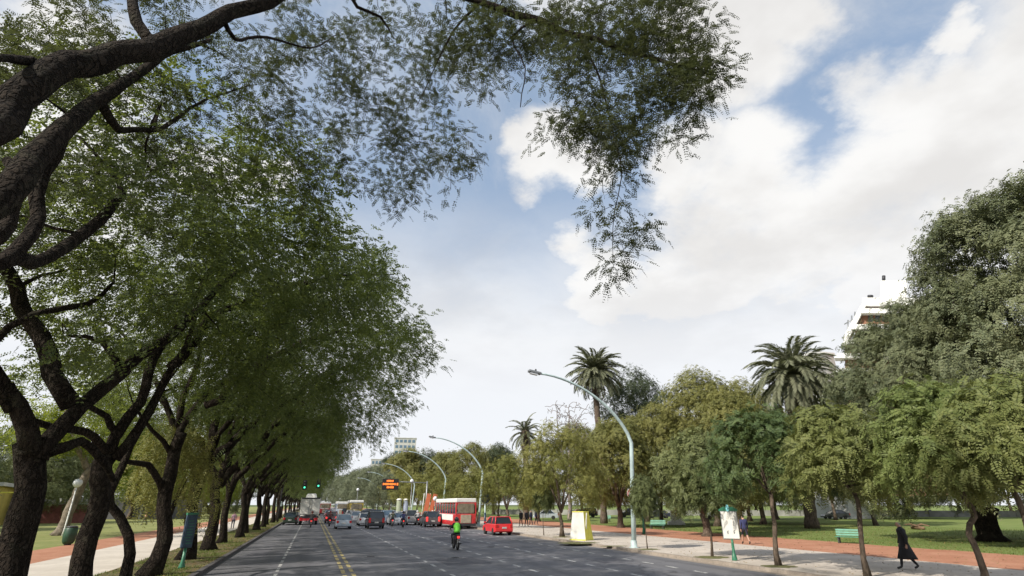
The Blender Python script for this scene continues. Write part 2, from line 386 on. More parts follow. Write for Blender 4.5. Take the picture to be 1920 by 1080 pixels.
def obj(name, me, parent=None, loc=None, rot=None, scale=None):
    o = bpy.data.objects.new(name, me); col.objects.link(o)
    if parent is not None: o.parent = parent
    if loc is not None: o.location = loc
    if rot is not None: o.rotation_euler = rot
    if scale is not None: o.scale = scale
    return o
def tag(o, label, cat, group=None):
    o['label'] = label; o['category'] = cat
    if group: o['group'] = group
    return o
def thing(name, label, cat, loc=(0, 0, 0), rz=0.0, group=None, scale=None):
    o = bpy.data.objects.new(name, None); col.objects.link(o)
    o.location = loc; o.rotation_euler = (0, 0, rz); o.empty_display_size = 0.3
    if scale is not None: o.scale = (scale,) * 3 if not hasattr(scale, '__len__') else scale
    return tag(o, label, cat, group)
def dup(root, loc, rz, label, group=None, scale=None):
    def cp(o, parent):
        c = o.copy(); col.objects.link(c)
        if parent is not None: c.parent = parent
        for ch in KIDS.get(o.name, []): cp(ch, c)
        return c
    r = cp(root, None); r.location = loc; r.rotation_euler = (0, 0, rz); r['label'] = label
    if group: r['group'] = group
    if scale is not None: r.scale = (scale,) * 3 if not hasattr(scale, '__len__') else scale
    return r
KIDS = {}
def index_kids():
    KIDS.clear()
    for o in bpy.data.objects:
        if o.parent is not None: KIDS.setdefault(o.parent.name, []).append(o)
def struct(o): o['kind'] = 'structure'; return o

# ------------------------------------------------------------------ ground, road, pavements
def strip(name, x0, x1, z, m, y0=-60, y1=700, ny=1):
    b = MB(); b.add([(x0, y0, z), (x1, y0, z), (x1, y1, z), (x0, y1, z)], [(0, 1, 2, 3)])
    return struct(b.build(name, m))
KL, KR = -3.7, 17.65
strip('terrain', -2500, 2500, -0.12, MT['terrain'], -2500, 3500)
strip('road', KL, KR, 0.0, MT['asphalt'])
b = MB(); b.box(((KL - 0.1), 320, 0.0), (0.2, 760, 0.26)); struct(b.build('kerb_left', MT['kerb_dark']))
b = MB(); b.box(((KR + 0.12), 320, 0.0), (0.24, 760, 0.26)); struct(b.build('kerb_right', MT['kerb']))
b = MB(); b.add([(KR - .45, -60, .004), (KR, -60, .004), (KR, 700, .004), (KR - .45, 700, .004)], [(0, 1, 2, 3)]); struct(b.build('gutter', MT['kerb']))
ZP = 0.12
strip('verge', -7.1, KL - 0.2, ZP, MT['verge'])
strip('path', -11.2, -7.1, ZP, MT['path'])
strip('red_gravel_path_left', -14.4, -11.2, ZP, MT['gravel'])
strip('lawn_left', -700, -14.4, ZP, MT['lawn_left'])
strip('pavement', KR + 0.24, 26.5, ZP, MT['pave'])
# ragged edge between gravel walk and lawn
def wavy(name, x0, x1, z, m, amp0, amp1, seed):
    rg = random.Random(seed); b = MB(); ys = []; y = -60
    while y < 700: ys.append(y); y += 0.6 if y < 120 else 8
    vs = []
    for y in ys: vs += [(x0 + rg.uniform(-amp0, amp0), y, z), (x1 + rg.uniform(-amp1, amp1), y, z)]
    b.add(vs, [(2 * i, 2 * i + 1, 2 * i + 3, 2 * i + 2) for i in range(len(ys) - 1)])
    return struct(b.build(name, m))
strip('lawn_right', 33.6, 900, ZP - 0.004, MT['lawn'])
wavy('red_gravel_path', 26.5, 34.2, ZP + 0.0, MT['gravel'], 0.0, 0.35, 5)

def dashes(name, x, w, m, y0, period, length, y1=420, jit=0.0):
    b = MB(); y = y0; rg = random.Random(int(x * 10))
    while y < y1:
        l = length * rg.uniform(0.9, 1.05)
        b.add([(x - w / 2, y, .005), (x + w / 2, y, .005), (x + w / 2 + .01, y + l, .005), (x - w / 2, y + l, .005)], [(0, 1, 2, 3)])
        y += period
    return struct(b.build(name, m))
dashes('lane_marking', -1.0, 0.12, MT['white_line'], 5.0, 1.9, 1.25)
dashes('lane_marking', 5.4, 0.13, MT['white_line'], 4.2, 1.95, 0.95)
dashes('lane_marking', 8.85, 0.15, MT['white_line'], 3.9, 2.05, 0.95)
dashes('lane_marking', 12.05, 0.15, MT['white_line'], 4.1, 1.95, 0.95)
dashes('lane_marking', 15.0, 0.14, MT['white_line'], 4.6, 1.9, 0.9)
dashes('centre_line', 1.50, 0.15, MT['yellow_line'], 4.0, 1.85, 1.35)
dashes('centre_line', 1.84, 0.15, MT['yellow_line'], 4.4, 1.85, 1.35)

b = MB(); rgp = random.Random(12)
for x0, y0, w0, l0 in ((6.0, 26, 2.2, 3.4), (9.4, 40, 1.6, 9), (-2.9, 33, 1.0, 6), (13.0, 24.5, 1.7, 2.2), (2.6, 48, 2.0, 5), (12.5, 52, 2.1, 11)):
    n = 18; vs = []
    for k in range(n):
        t = k / n * 4; e = int(t); f_ = t - e
        px_, py_ = ((f_, 0), (1, f_), (1 - f_, 1), (0, 1 - f_))[e]
        vs.append((x0 + px_ * w0 + rgp.uniform(-.05, .05), y0 + py_ * l0 + rgp.uniform(-.08, .08), .0025))
    b.add(vs, [tuple(range(n))])
struct(b.build('road_patch', groundmat('road_patch', (.10, .102, .115), (.125, .126, .14), (.15, .15, .16), .6, 9, .4, .3)))
for x0, y0 in ((7.2, 29.5), (11.1, 36.0), (3.2, 31.5)):
    b = MB(); b.lathe((x0, y0, 0), [(.36, .003), (.36, .008), (.30, .010), (.28, .006)], 24)
    for k in range(5): b.box((x0, y0 - .2 + k * .1, .009), (.42 - abs(k - 2) * .06, .03, .006))
    o_ = tag(b.build('manhole_cover', MT['darkmetal']), 'round iron manhole cover in the asphalt %s' % {7.2: 'in the second lane from the yellow line', 11.1: 'near the motorbike rider', 3.2: 'just right of the yellow line'}[x0], 'manhole cover', 'manhole covers in the road')

# ------------------------------------------------------------------ foliage + trees (numpy)
def nrm(a): return a / np.maximum(np.linalg.norm(a, axis=-1, keepdims=True), 1e-9)
def sprays(rng, O, D, N, L, pairs, ll, lw, droop=0.25, fwd=0.45, jitter=0.12, start=0.15):
    """pinnate sprays -> verts (M*4,3): one rhombus per leaflet"""
    n = len(O); D = nrm(D); S = nrm(np.cross(N, D)); N2 = nrm(np.cross(D, S))
    L = np.broadcast_to(L, (n,)).astype(float)
    out = []
    for i in range(pairs):
        t = start + (1 - start) * (i + 0.5) / pairs
        base = O + D * (L * t)[:, None]; base[:, 2] -= droop * L * t * t
        size = 1 - 0.45 * abs(t - 0.45) / 0.55
        for s in (-1, 1):
            d = nrm(D * fwd + S * s + rng.normal(0, jitter, (n, 3)) - np.array([0, 0, droop * 0.6]))
            pn = nrm(N2 + rng.normal(0, jitter * 2, (n, 3)))
            w = nrm(np.cross(d, pn))
            le = ll * size * rng.uniform(0.8, 1.15, (n, 1)); wi = lw * size / 2
            out.append(np.stack([base, base + d * le * 0.45 + w * wi, base + d * le, base + d * le * 0.45 - w * wi], 1))
    return np.concatenate(out, 0).reshape(-1, 3)
def quadmesh(name, V, m):
    V = np.ascontiguousarray(V, dtype=np.float32); n = len(V) // 4
    me = bpy.data.meshes.new(name); me.vertices.add(len(V)); me.vertices.foreach_set('co', V.ravel())
    me.loops.add(len(V)); me.loops.foreach_set('vertex_index', np.arange(len(V), dtype=np.int32))
    me.polygons.add(n); me.polygons.foreach_set('loop_start', np.arange(0, len(V), 4, dtype=np.int32))
    me.update(calc_edges=True); me.materials.append(m)
    return me
def smooth_line(pts, rng, step=0.5, gnarl=0.0):
    """catmull-rom resample with gnarl"""
    P = [np.array(p[:3], float) for p in pts]; Rr = [p[3] for p in pts]
    P = [2 * P[0] - P[1]] + P + [2 * P[-1] - P[-2]]
    out = []; rad = []
    for i in range(1, len(P) - 2):
        seg = np.linalg.norm(P[i + 1] - P[i]); k = max(2, int(seg / step))
        for j in range(k):
            t = j / k
            q = 0.5 * (2 * P[i] + (P[i + 1] - P[i - 1]) * t + (2 * P[i - 1] - 5 * P[i] + 4 * P[i + 1] - P[i + 2]) * t * t + (3 * P[i] - P[i - 1] - 3 * P[i + 1] + P[i + 2]) * t ** 3)
            r = Rr[i - 1] * (1 - t) + Rr[i] * t
            out.append(q); rad.append(r)
    out.append(P[-2]); rad.append(Rr[-1])
    out = np.array(out); rad = np.array(rad)
    if gnarl:
        nz = rng.normal(0, 1, out.shape); nz[1:-1] = (nz[:-2] + nz[1:-1] * 2 + nz[2:]) / 4
        nz[0] = 0
        out = out + nz * gnarl * np.minimum(rad[:, None] * 3 + 0.1, 0.5)
    return out, rad
def grow(seed, skel, attr, twig_r=0.022, sides=(12, 5), gnarl=0.25, step=0.5, min_r=0.006, hang=0.0):
    """skel: list of polylines [(x,y,z,r)...]; attr: (N,3) points the twigs must reach. -> (MB limbs, MB twigs, ends, enddirs)"""
    rng = np.random.default_rng(seed); rr = random.Random(seed)
    limbs = MB(); twigs = MB(); nodes = []; nr = []
    for li, pl in enumerate(skel):
        p, r = smooth_line(pl, rng, step, gnarl)
        if li == 0:                                            # root flare
            fl = np.clip(1 - (p[:, 2] - p[0, 2]) / 0.8, 0, 1); r = r * (1 + 0.55 * fl ** 2)
        limbs.tube([tuple(x) for x in p], list(r), sides[0] if r[0] > 0.06 else 7, rough=0.06, rng=rr)
        keep = p[:, 2] > (p[0, 2] if li else p[-1, 2] * 0.85)
        nodes += list(p[keep]); nr += list(r[keep])
    ends = []; dirs = []
    if len(attr):
        A = np.array(attr); d0 = np.array([np.min(np.linalg.norm(np.array(nodes) - a, axis=1)) for a in A])
        for k in np.argsort(d0):
            a = A[k]; NN = np.array(nodes); dd = np.linalg.norm(NN - a, axis=1) + 0.35 * np.maximum(0, NN[:, 2] - a[2])
            j = int(np.argmin(dd)); n0 = NN[j]; ln = np.linalg.norm(a - n0)
            if ln < 0.05: continue
            r0 = min(nr[j] * 0.65, twig_r * (0.5 + 0.45 * ln)); r0 = max(r0, min_r)
            m = max(2, int(ln / (step * 0.8)))
            up = np.array([0, 0, 0.22 * ln]); pts = []
            mid = (n0 + a) / 2 + up + rng.normal(0, 0.12 * ln, 3)
            for i in range(m + 1):
                t = i / m; q = (1 - t) ** 2 * n0 + 2 * t * (1 - t) * mid + t * t * a
                if 0 < i < m: q = q + rng.normal(0, 0.045 * min(ln, 2.0), 3)
                pts.append(q)
            rad = [r0 + (min_r - r0) * (i / m) ** 0.8 for i in range(m + 1)]
            twigs.tube([tuple(x) for x in pts], rad, sides[1], cap=False)
            nodes += pts[1:]; nr += rad[1:]
            v = pts[-1] - pts[-2]
            for q in pts[max(1, m // 2):]: ends.append(q); dirs.append(v)
    return limbs, twigs, np.array(ends), np.array(dirs)
def cluster(rng, ends, dirs, per, sig, flat=0.6, center=None, out_w=0.6, hang=0.2):
    idx = np.repeat(np.arange(len(ends)), per); n = len(idx)
    off = rng.normal(0, sig, (n, 3)); off[:, 2] *= flat
    O = ends[idx] + off
    h = nrm(rng.normal(0, 1, (n, 3)) * np.array([1, 1, 0.45]))
    o = nrm(O - (center if center is not None else ends.mean(0)))
    D = nrm(h + o * out_w + nrm(off) * 0.5 - np.array([0, 0, hang]))
    N = nrm(o * 0.7 + np.array([0, 0, 0.8]) + rng.normal(0, 0.35, (n, 3)))
    return O, D, N

def tree_parts(limbs, twigs, crownV, leaf, bark, root, limb_name='trunk'):
    limbs.build(limb_name, bark, root)
    if twigs.v: twigs.build('branches', bark, root)['kind'] = 'stuff'
    if crownV is not None: obj('crown', quadmesh('crown', crownV, leaf), root)

# ---- the big avenue trees on the left
def tipa_attr(rng, n, lean=1.2, rx=9.0, ry=5.4, top=15.5, low=8.3):
    out = []
    while len(out) < n:
        a = rng.uniform(0, 2 * math.pi); r = rng.uniform(0, 1) ** 0.5
        x = lean + rx * r * math.cos(a); y = ry * r * math.sin(a)
        t = top - 4.8 * r * r; bt = low - 2.0 * r * r + 0.8 * math.sin(a * 3 + n) + (1.6 * max(0, r - .55) / .45 * max(0, math.cos(a)))
        z = bt + (t - bt) * (rng.uniform(0, 1) ** (0.8 if r < .8 else 1.0))
        out.append((x, y, z))
    return np.array(out)
def tipa(seed, label, loc, skel, n_attr=230, per=9, group='tall dark avenue trees left of the road', **kw):
    rng = np.random.default_rng(seed)
    root = thing('avenue_tree', label, 'tree', loc, group=group)
    A = tipa_attr(rng, n_attr, **kw)
    limbs, twigs, E, Dd = grow(seed, skel, A, twig_r=0.045, gnarl=0.27, step=0.45)
    O, D, N = cluster(rng, E, Dd, per, 0.36, 0.6, center=np.array([1.0, 0, 8.0]), hang=0.22)
    V = sprays(rng, O, D, N, rng.uniform(0.28, 0.5, len(O)), 6, 0.115, 0.060, droop=0.28, fwd=.3, jitter=.2)
    tree_parts(limbs, twigs, V, MT['tipa'], MT['bark'], root)
    return root
skelA = lambda s: [
    [(0, 0, -.1, .33), (-.05, 0, 1.2, .29), (-.15, .05, 2.6, .26), (-.1, 0, 3.8, .27)],
    [(-.1, 0, 3.6, .26), (.2, .1, 4.8, .24), (.3, .6, 7.1, .18), (1, 1.6, 9.8, .12), (2.2, 2.6, 12.6, .05)],
    [(-.1, 0, 3.4, .26), (.8, .2, 4.9, .22), (2.2, .5, 6.9, .17), (4, 0, 8.6, .12), (6.3, -.3, 9.9, .07), (8.2, 0, 10.3, .03)],
    [(-.1, 0, 3.5, .22), (-1.2, .5, 5.2, .18), (-3, 1, 8, .13), (-5, 1, 10.5, .07), (-6.4, 1.5, 11.5, .03)],
    [(.25, .3, 5.2, .15), (.9, -1.4, 7.0, .12), (1.8, -3, 9.6, .08), (2.5, -4, 12, .03)],
    [(2.2, .5, 6.9, .10), (3.2, 2.0, 8.4, .08), (4.6, 3.4, 10.4, .03)]]
def vary(skel, seed, amt=0.35):
    rg = random.Random(seed); out = []
    for li, pl in enumerate(skel):
        out.append([tuple(([x, y] if (li == 0 or i == 0) else [x + rg.uniform(-amt, amt), y + rg.uniform(-amt, amt)]) + [z, r]) for i, (x, y, z, r) in enumerate(pl)])
    return out
# first, second and third trunk with the limbs the photograph shows
t1 = Vector((-5.35, 14.1, ZP))
loc = lambda p, t, r: (p.x - t.x, p.y - t.y, p.z - t.z, r)
def px_line(t, pts): return [loc(at(a, bb, D=d), t, r) for a, bb, d, r in pts]
sk1 = [[(0, 0, -.1, 0.313)] + px_line(t1, [(20, 1080, 15.3, 0.294), (60, 870, 15.3, 0.263), (90, 830, 15.3, 0.276)]),
       px_line(t1, [(70, 860, 15.3, 0.188), (110, 790, 15.5, 0.169), (230, 700, 16, 0.137), (330, 620, 16.8, 0.125), (420, 530, 18, 0.082), (520, 470, 19, 0.037)]),
       px_line(t1, [(60, 850, 15.3, 0.207), (20, 760, 15, 0.176), (-20, 680, 14.6, 0.137), (-90, 560, 14, 0.094), (-150, 440, 13.5, 0.050)]),
       px_line(t1, [(80, 850, 15.3, 0.125), (150, 830, 15.8, 0.094), (185, 850, 16.3, 0.088), (205, 905, 17, 0.063)]),
       px_line(t1, [(20, 770, 15, 0.100), (-10, 650, 14.5, 0.075), (60, 600, 14.2, 0.069), (160, 575, 14.5, 0.063), (215, 530, 15, 0.031)]),
       px_line(t1, [(230, 700, 16, 0.082), (190, 640, 16.3, 0.069), (130, 625, 16.5, 0.031)]),
       [(.1, .2, 4.4, .2), (-1.8, .6, 7, .15), (-4, 0, 9.8, 0.057), (-6, -.5, 11.5, .03)]]
tree1 = tipa(11, 'big dark avenue tree, leftmost trunk at the left edge of the picture', t1, sk1, 200, 13, lean=.1, rx=6.2, low=7.6, top=13.2)
t2 = Vector((-5.2, 17.7, ZP))
sk2 = [[(0, 0, -.1, 0.276)] + px_line(t2, [(150, 1080, 18.5, 0.251), (190, 900, 18.5, 0.225), (210, 840, 18.5, 0.238)]),
       px_line(t2, [(205, 850, 18.5, 0.151), (240, 780, 18.5, 0.137), (300, 640, 19, 0.119), (345, 590, 19.5, 0.088), (420, 470, 21, 0.044)]),
       px_line(t2, [(215, 860, 18.5, 0.144), (270, 770, 18.6, 0.106), (310, 700, 18.8, 0.094), (350, 650, 19, 0.075), (370, 560, 20, 0.050)]),
       px_line(t2, [(200, 850, 18.5, 0.125), (175, 815, 18, 0.100), (130, 800, 17.6, 0.094), (60, 790, 17.2, 0.075), (20, 720, 17, 0.044)]),
       px_line(t2, [(225, 820, 18.5, 0.088), (195, 780, 18.4, 0.082), (150, 745, 18, 0.063), (90, 700, 17.5, 0.031)]),
       [(.4, 1.6, 6.4, .14), (1.6, 2.2, 8.6, .11), (4.4, 1.5, 10.0, .07), (7, 1, 10.3, 0.019)]]
tree2 = tipa(12, 'big dark forked avenue tree, second large trunk from the left edge', t2, sk2, 210, 14, lean=.7, rx=6.4, low=7.4, top=13.6)
t3 = Vector((-5.3, 24.9, ZP))
sk3 = [[(0, 0, -.1, 0.313)] + px_line(t3, [(300, 1010, 25.6, 0.263), (315, 870, 25.8, 0.225), (333, 815, 26, 0.219)]),
       px_line(t3, [(330, 830, 26, 0.163), (350, 780, 26, 0.137), (385, 740, 26, 0.119), (430, 700, 26.5, 0.082), (470, 610, 28, 0.050)]),
       px_line(t3, [(335, 800, 26, 0.137), (362, 700, 26, 0.106), (375, 650, 26, 0.082), (395, 520, 27, 0.044)]),
       px_line(t3, [(308, 930, 25.7, 0.125), (290, 890, 25.4, 0.119), (262, 872, 25.0, 0.106), (215, 860, 24, 0.057)]),
       px_line(t3, [(320, 850, 26, 0.100), (285, 810, 25.6, 0.075), (250, 760, 25, 0.044)]),
       [(.6, .4, 6.2, .16), (2.5, 0, 8, .13), (5, -.6, 9.4, .08), (7.8, 0, 10, .03)]]
tree3 = tipa(13, 'big dark avenue tree with a low elbow limb, third large trunk from the left edge', t3, sk3, 260, 16, lean=2.3, rx=8.0, low=7.6)
# slim trunk standing between the second and third big trunk
rt = thing('avenue_tree', 'slim curved leaning trunk between the second and third big left trunks', 'tree', (-5.0, 20.9, ZP), group='tall dark avenue trees left of the road')
rng = np.random.default_rng(5)
o_ = Vector((-5.0, 20.9, ZP))
sk = [[(0, 0, -.1, .17)] + px_line(o_, [(242, 1040, 21.5, .15), (228, 965, 21.6, .135), (212, 920, 21.6, .12), (232, 860, 21.8, .11), (285, 780, 22.5, .08), (330, 690, 23.5, .05)])]
A = np.array([(rng.uniform(-1, 4), rng.uniform(-1.5, 2.5), rng.uniform(6.0, 9.5)) for _ in range(30)])
limbs, twigs, E, Dd = grow(5, sk, A, twig_r=.03)
O, D, N = cluster(rng, E, Dd, 8, .45, .6, hang=.35)
tree_parts(limbs, twigs, sprays(rng, O, D, N, .45, 6, .135, .05, droop=.5), MT['tipa'], MT['bark'], rt)

index_kids()
ORD = ['fourth', 'fifth', 'sixth', 'seventh', 'eighth', 'ninth', 'tenth', 'eleventh', 'twelfth', 'thirteenth', 'fourteenth', 'fifteenth', 'sixteenth', 'seventeenth',
       'eighteenth', 'nineteenth', 'twentieth', 'twenty-first', 'twenty-second', 'twenty-third', 'twenty-fourth', 'twenty-fifth']
gen = tipa(21, 'dark avenue tree of the left row, fourth big trunk from the left edge', (-5.3, 31.5, ZP), vary(skelA(0), 3), 280, 15, lean=2.3, rx=8.2, low=7.0)
gen.rotation_euler.z = R(8)
gen2 = tipa(22, 'dark avenue tree of the left row, fifth big trunk from the left edge', (-5.2, 37.2, ZP), vary(skelA(0), 8, .5), 280, 15, lean=1.8, rx=7.6, low=6.8)
index_kids()
rg = random.Random(4)
ys = [43.6, 50.5, 57.5, 64.5, 72, 80, 89, 99, 110, 122, 136, 151, 168, 187, 208, 232, 260, 292, 330, 375]
for i, y in enumerate(ys):
    s = (rg.uniform(.76, .90), rg.uniform(.9, 1.1), rg.uniform(.84, .98))
    dup((gen, gen2)[i % 2], (-5.2 + rg.uniform(-.3, .3), y, ZP), rg.uniform(-.25, .25), 'dark avenue tree of the left row, %s big trunk from the left edge' % ORD[i + 2], scale=s)
# the same row runs on behind the camera (its shade falls over the road)
for i, (y, s) in enumerate(((-6.5, .95), (-12.5, 1.0), (-19, .95))):
    dup((gen2, gen)[i % 2], (-5.6, y, ZP), 0.3, 'avenue tree of the left row behind the camera, %s back' % ('first', 'second', 'third')[i], scale=s)

# ---- nearest tree: its trunk is out of frame, limbs and hanging sprays reach over the road
tA = Vector((-5.3, 4.2, ZP))
W = lambda pts: px_line(tA, pts)
skN = [[(0, 0, -.1, 0.348), (.1, .1, 2, .35), (.5, .5, 3.4, .24)],
       [(.8, .8, 3.4, .19)] + W([(-60, 255, 7, 0.157), (0, 205, 7.5, 0.174), (130, 125, 8, 0.174), (300, 82, 8.6, 0.170), (420, 35, 9.1, 0.139), (545, -15, 9.4, 0.128), (700, -45, 9.6, 0.109), (830, -12, 9.4, 0.081), (960, 22, 9.2, 0.086), (1080, 65, 9, 0.065), (1230, 110, 8.8, 0.043), (1330, 140, 8.7, 0.017)]),
       [(.8, .8, 3.3, .22)] + W([(-50, 385, 7.2, 0.161), (60, 275, 8, 0.137), (150, 212, 8.8, 0.115), (235, 158, 9.4, 0.080), (320, 95, 10, 0.073), (392, 75, 10.4, 0.036)]),
       [(.8, .8, 3.2, .18)] + W([(-30, 505, 8, 0.097), (70, 490, 9, 0.080), (150, 440, 9.8, 0.087), (212, 385, 10.6, 0.073), (222, 340, 11, 0.044), (150, 255, 11.5, 0.022)]),
       W([(-25, 500, 8, 0.092), (30, 470, 8.2, 0.086), (82, 405, 8.6, 0.080), (78, 320, 8.8, 0.095), (110, 250, 9, 0.073)]),
       W([(-30, 460, 7.6, 0.092), (10, 420, 7.8, 0.080), (28, 350, 8, 0.087), (10, 290, 8.4, 0.058)]),
       W([(300, 85, 8.6, 0.095), (250, 40, 8.8, 0.087), (255, -20, 9.2, 0.073), (300, -80, 9.6, 0.036)]),
       W([(190, 195, 9, 0.073), (215, 235, 9.6, 0.058), (300, 240, 10.6, 0.044), (380, 190, 11.8, 0.029), (470, 160, 13, 0.014)]),
       W([(60, 115, 7.9, 0.065), (0, 105, 7.4, 0.044), (-60, 100, 7, 0.036)]),
       W([(420, 40, 9.1, 0.051), (440, 75, 9.4, 0.036), (500, 70, 10, 0.029), (580, 90, 10.6, 0.022), (640, 60, 11, 0.011)]),
       W([(650, -30, 9.6, 0.051), (672, 15, 9.7, 0.040), (712, 32, 9.9, 0.033), (735, 70, 10, 0.014)]),
       W([(290, 245, 10.5, 0.033), (300, 200, 10.9, 0.025), (275, 270, 11.3, 0.022), (280, 320, 12, 0.019), (345, 290, 13, 0.011)]),
       W([(1000, 40, 9.1, 0.036), (960, 70, 9, 0.022), (985, 130, 9, 0.014), (975, 200, 9, 0.009)]),
       W([(1090, 70, 9, 0.036), (1125, 150, 8.9, 0.022), (1150, 250, 8.8, 0.014), (1165, 330, 8.7, 0.010), (1150, 400, 8.7, 0.008), (1150, 490, 8.6, 0.004)]),
       W([(900, 5, 9.3, 0.036), (850, 60, 9.6, 0.025), (815, 130, 10, 0.014), (780, 200, 10.3, 0.009)])]
rng = np.random.default_rng(77)
def pxcloud(spec, dspread=0.5):
    out = []
    for a, bb, rx, ry, d, n in spec:
        for _ in range(n):
            q = at(a + rng.normal(0, rx), bb + rng.normal(0, ry), D=d + rng.normal(0, dspread)); out.append((q.x - tA.x, q.y - tA.y, q.z - tA.z))
    return out
air = pxcloud([(120, 60, 120, 70, 10.5, 26), (330, 170, 110, 60, 12, 30), (520, 110, 110, 70, 12, 40), (700, 120, 90, 80, 11.5, 42), (560, 260, 110, 50, 13, 34),
               (760, 260, 60, 50, 11.5, 20), (820, 90, 60, 60, 10.5, 26), (100, 330, 100, 50, 12, 22), (280, 330, 90, 40, 13, 20), (640, 340, 60, 30, 13, 10),
               (850, 280, 28, 30, 10.5, 9), (740, 380, 25, 15, 12.5, 3), (130, 150, 90, 60, 9.5, 12), (430, -20, 200, 40, 11, 26), (450, 360, 80, 25, 14, 10)], 0.9)
dense = pxcloud([(1010, 50, 50, 35, 9.2, 20), (1120, 70, 60, 40, 9, 30), (1210, 90, 60, 45, 8.9, 26), (1290, 160, 40, 28, 8.8, 13), (1160, 180, 50, 35, 8.9, 16), (1120, 235, 40, 22, 8.8, 11),
                 (1190, 240, 25, 22, 8.8, 8), (1160, 300, 20, 20, 8.7, 5), (1240, 0, 45, 25, 9, 10), (930, 60, 40, 40, 9.4, 12), (880, 130, 40, 40, 9.9, 8)], 0.35)
tipd = [tuple(at(a, bb, D=d) - tA) for a, bb, d in ((1355, 150, 8.7), (1345, 120, 8.7), (1310, 205, 8.7), (1290, 60, 8.8), (1080, 270, 8.8), (1060, 240, 8.8), (1215, 260, 8.8), (1190, 330, 8.7),
        (1130, 360, 8.7), (1118, 400, 8.7), (1190, 430, 8.7), (1205, 440, 8.7), (1140, 440, 8.6), (1170, 470, 8.6), (1150, 500, 8.6), (1145, 520, 8.6), (1250, 190, 8.8), (1270, 270, 8.8), (1040, 220, 8.9))]
A = np.array(air + dense + tipd)
limbs, twigs, E, Dd = grow(31, skN, A, twig_r=0.030, gnarl=0.13, step=0.3, sides=(16, 5), min_r=0.005)
rootA = thing('avenue_tree', 'nearest avenue tree, thick limbs crossing the top left, branch hanging over the road', 'tree', tA, group='tall dark avenue trees left of the road')
def near_leaves(E, Dd, per, sig, hang, L=.26):
    O, D, N = cluster(rng, E, Dd, per, sig, .7, center=E.mean(0) - np.array([0, 0, 3]), out_w=.3, hang=hang)
    # leaves grow from the twig: pull origins towards it
    return sprays(rng, O, D, N, rng.uniform(L * .75, L * 1.15, len(O)), 8, .056, .028, droop=.28, fwd=.28, jitter=.14)
V1 = near_leaves(E, Dd, 12, .17, .2)
dn = np.array(dense)[rng.integers(0, len(dense), 2500)] + rng.normal(0, .26, (2500, 3)) * np.array([1, 1, .7])
Vd = near_leaves(dn, dn, 1, .05, .35)
tp = np.array(tipd); V2 = near_leaves(tp, tp, 13, .11, .6, .30)
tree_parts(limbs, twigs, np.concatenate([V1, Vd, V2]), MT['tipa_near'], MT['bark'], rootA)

# ---- lobed park trees
def lobed(rng, R_, H, zb, nl, lr, per_lobe, flat=0.8):
    """attractors on the outside of round lobes; returns attractors + their outward directions"""
    P = []; Nn = []
    for i in range(nl):
        a = i * 2.39996 + rng.uniform(-.4, .4); u = (i + .5) / nl
        z = zb + (H - zb) * (u ** .9) * .9; rr = R_ * math.sqrt(max(0.05, 1 - (u * 1.0) ** 2.2)) * rng.uniform(.72, 1.0) * .72
        c = np.array([rr * math.cos(a), rr * math.sin(a), z]); r = lr * rng.uniform(.75, 1.25)
        d = nrm(rng.normal(0, 1, (per_lobe, 3)) + nrm(c - np.array([0, 0, zb + (H - zb) * .3])) * .7 + np.array([0, 0, .25]))
        P.append(c + d * r * np.array([1, 1, flat]) * rng.uniform(.7, 1, (per_lobe, 1))); Nn.append(d)
    return np.concatenate(P), np.concatenate(Nn)
def park_tree(seed, name, label, loc, R_, H, zb, leaf, bark='bark2', nl=16, lr=None, per_lobe=16, per=26, sig=.42, ll=.24, lw=.13, L=.55, pairs=3, hang=.35,
              trunk_r=.28, group='park trees right of the road', droop=.4, flat=.8, cat='tree', scale=None, fwd=.45, rz=0, stem=.62, tilt=None):
    rng = np.random.default_rng(seed); lr = lr or R_ * .36
    root = thing(name, label, cat, loc, rz, group=group, scale=scale)
    P, Nn = lobed(rng, R_, H, zb, nl, lr, per_lobe, flat)
    f = zb * stem; sk = [tilt if tilt else [(0, 0, -.1, trunk_r), (.06, 0, f * .5, trunk_r * .85), (.0, .05, f, trunk_r * .8)]]
    for k in range(5):
        a = k * 1.257 + rng.uniform(-.3, .3); q = R_ * rng.uniform(.4, .6)
        sk.append([(sk[0][-1][0], sk[0][-1][1], f * .95, trunk_r * .55), (q * .35 * math.cos(a), q * .35 * math.sin(a), f + (H - f) * .25, trunk_r * .4),
                   (q * math.cos(a), q * math.sin(a), f + (H - f) * .6, trunk_r * .18)])
    sel = P[::2]
    limbs, twigs, E, Dd = grow(seed, sk, sel, twig_r=trunk_r * .1, gnarl=.25, sides=(10, 4), step=.7)
    idx = np.repeat(np.arange(len(P)), per); n = len(idx)
    off = rng.normal(0, sig, (n, 3)); O = P[idx] + off
    o = Nn[idx]
    t_ = rng.normal(0, 1, (n, 3)); t_ = t_ - o * (t_ * o).sum(1, keepdims=True) * .75
    D = nrm(t_ + o * .2 - np.array([0, 0, hang]))
    N = nrm(o + np.array([0, 0, .35]) + rng.normal(0, .3, (n, 3)))
    V = sprays(rng, O, D, N, rng.uniform(.7, 1.2, n) * L, pairs, ll, lw, droop=droop, fwd=fwd)
    tree_parts(limbs, twigs, V, MT[leaf], MT[bark], root)
    return root
PZ = ZP
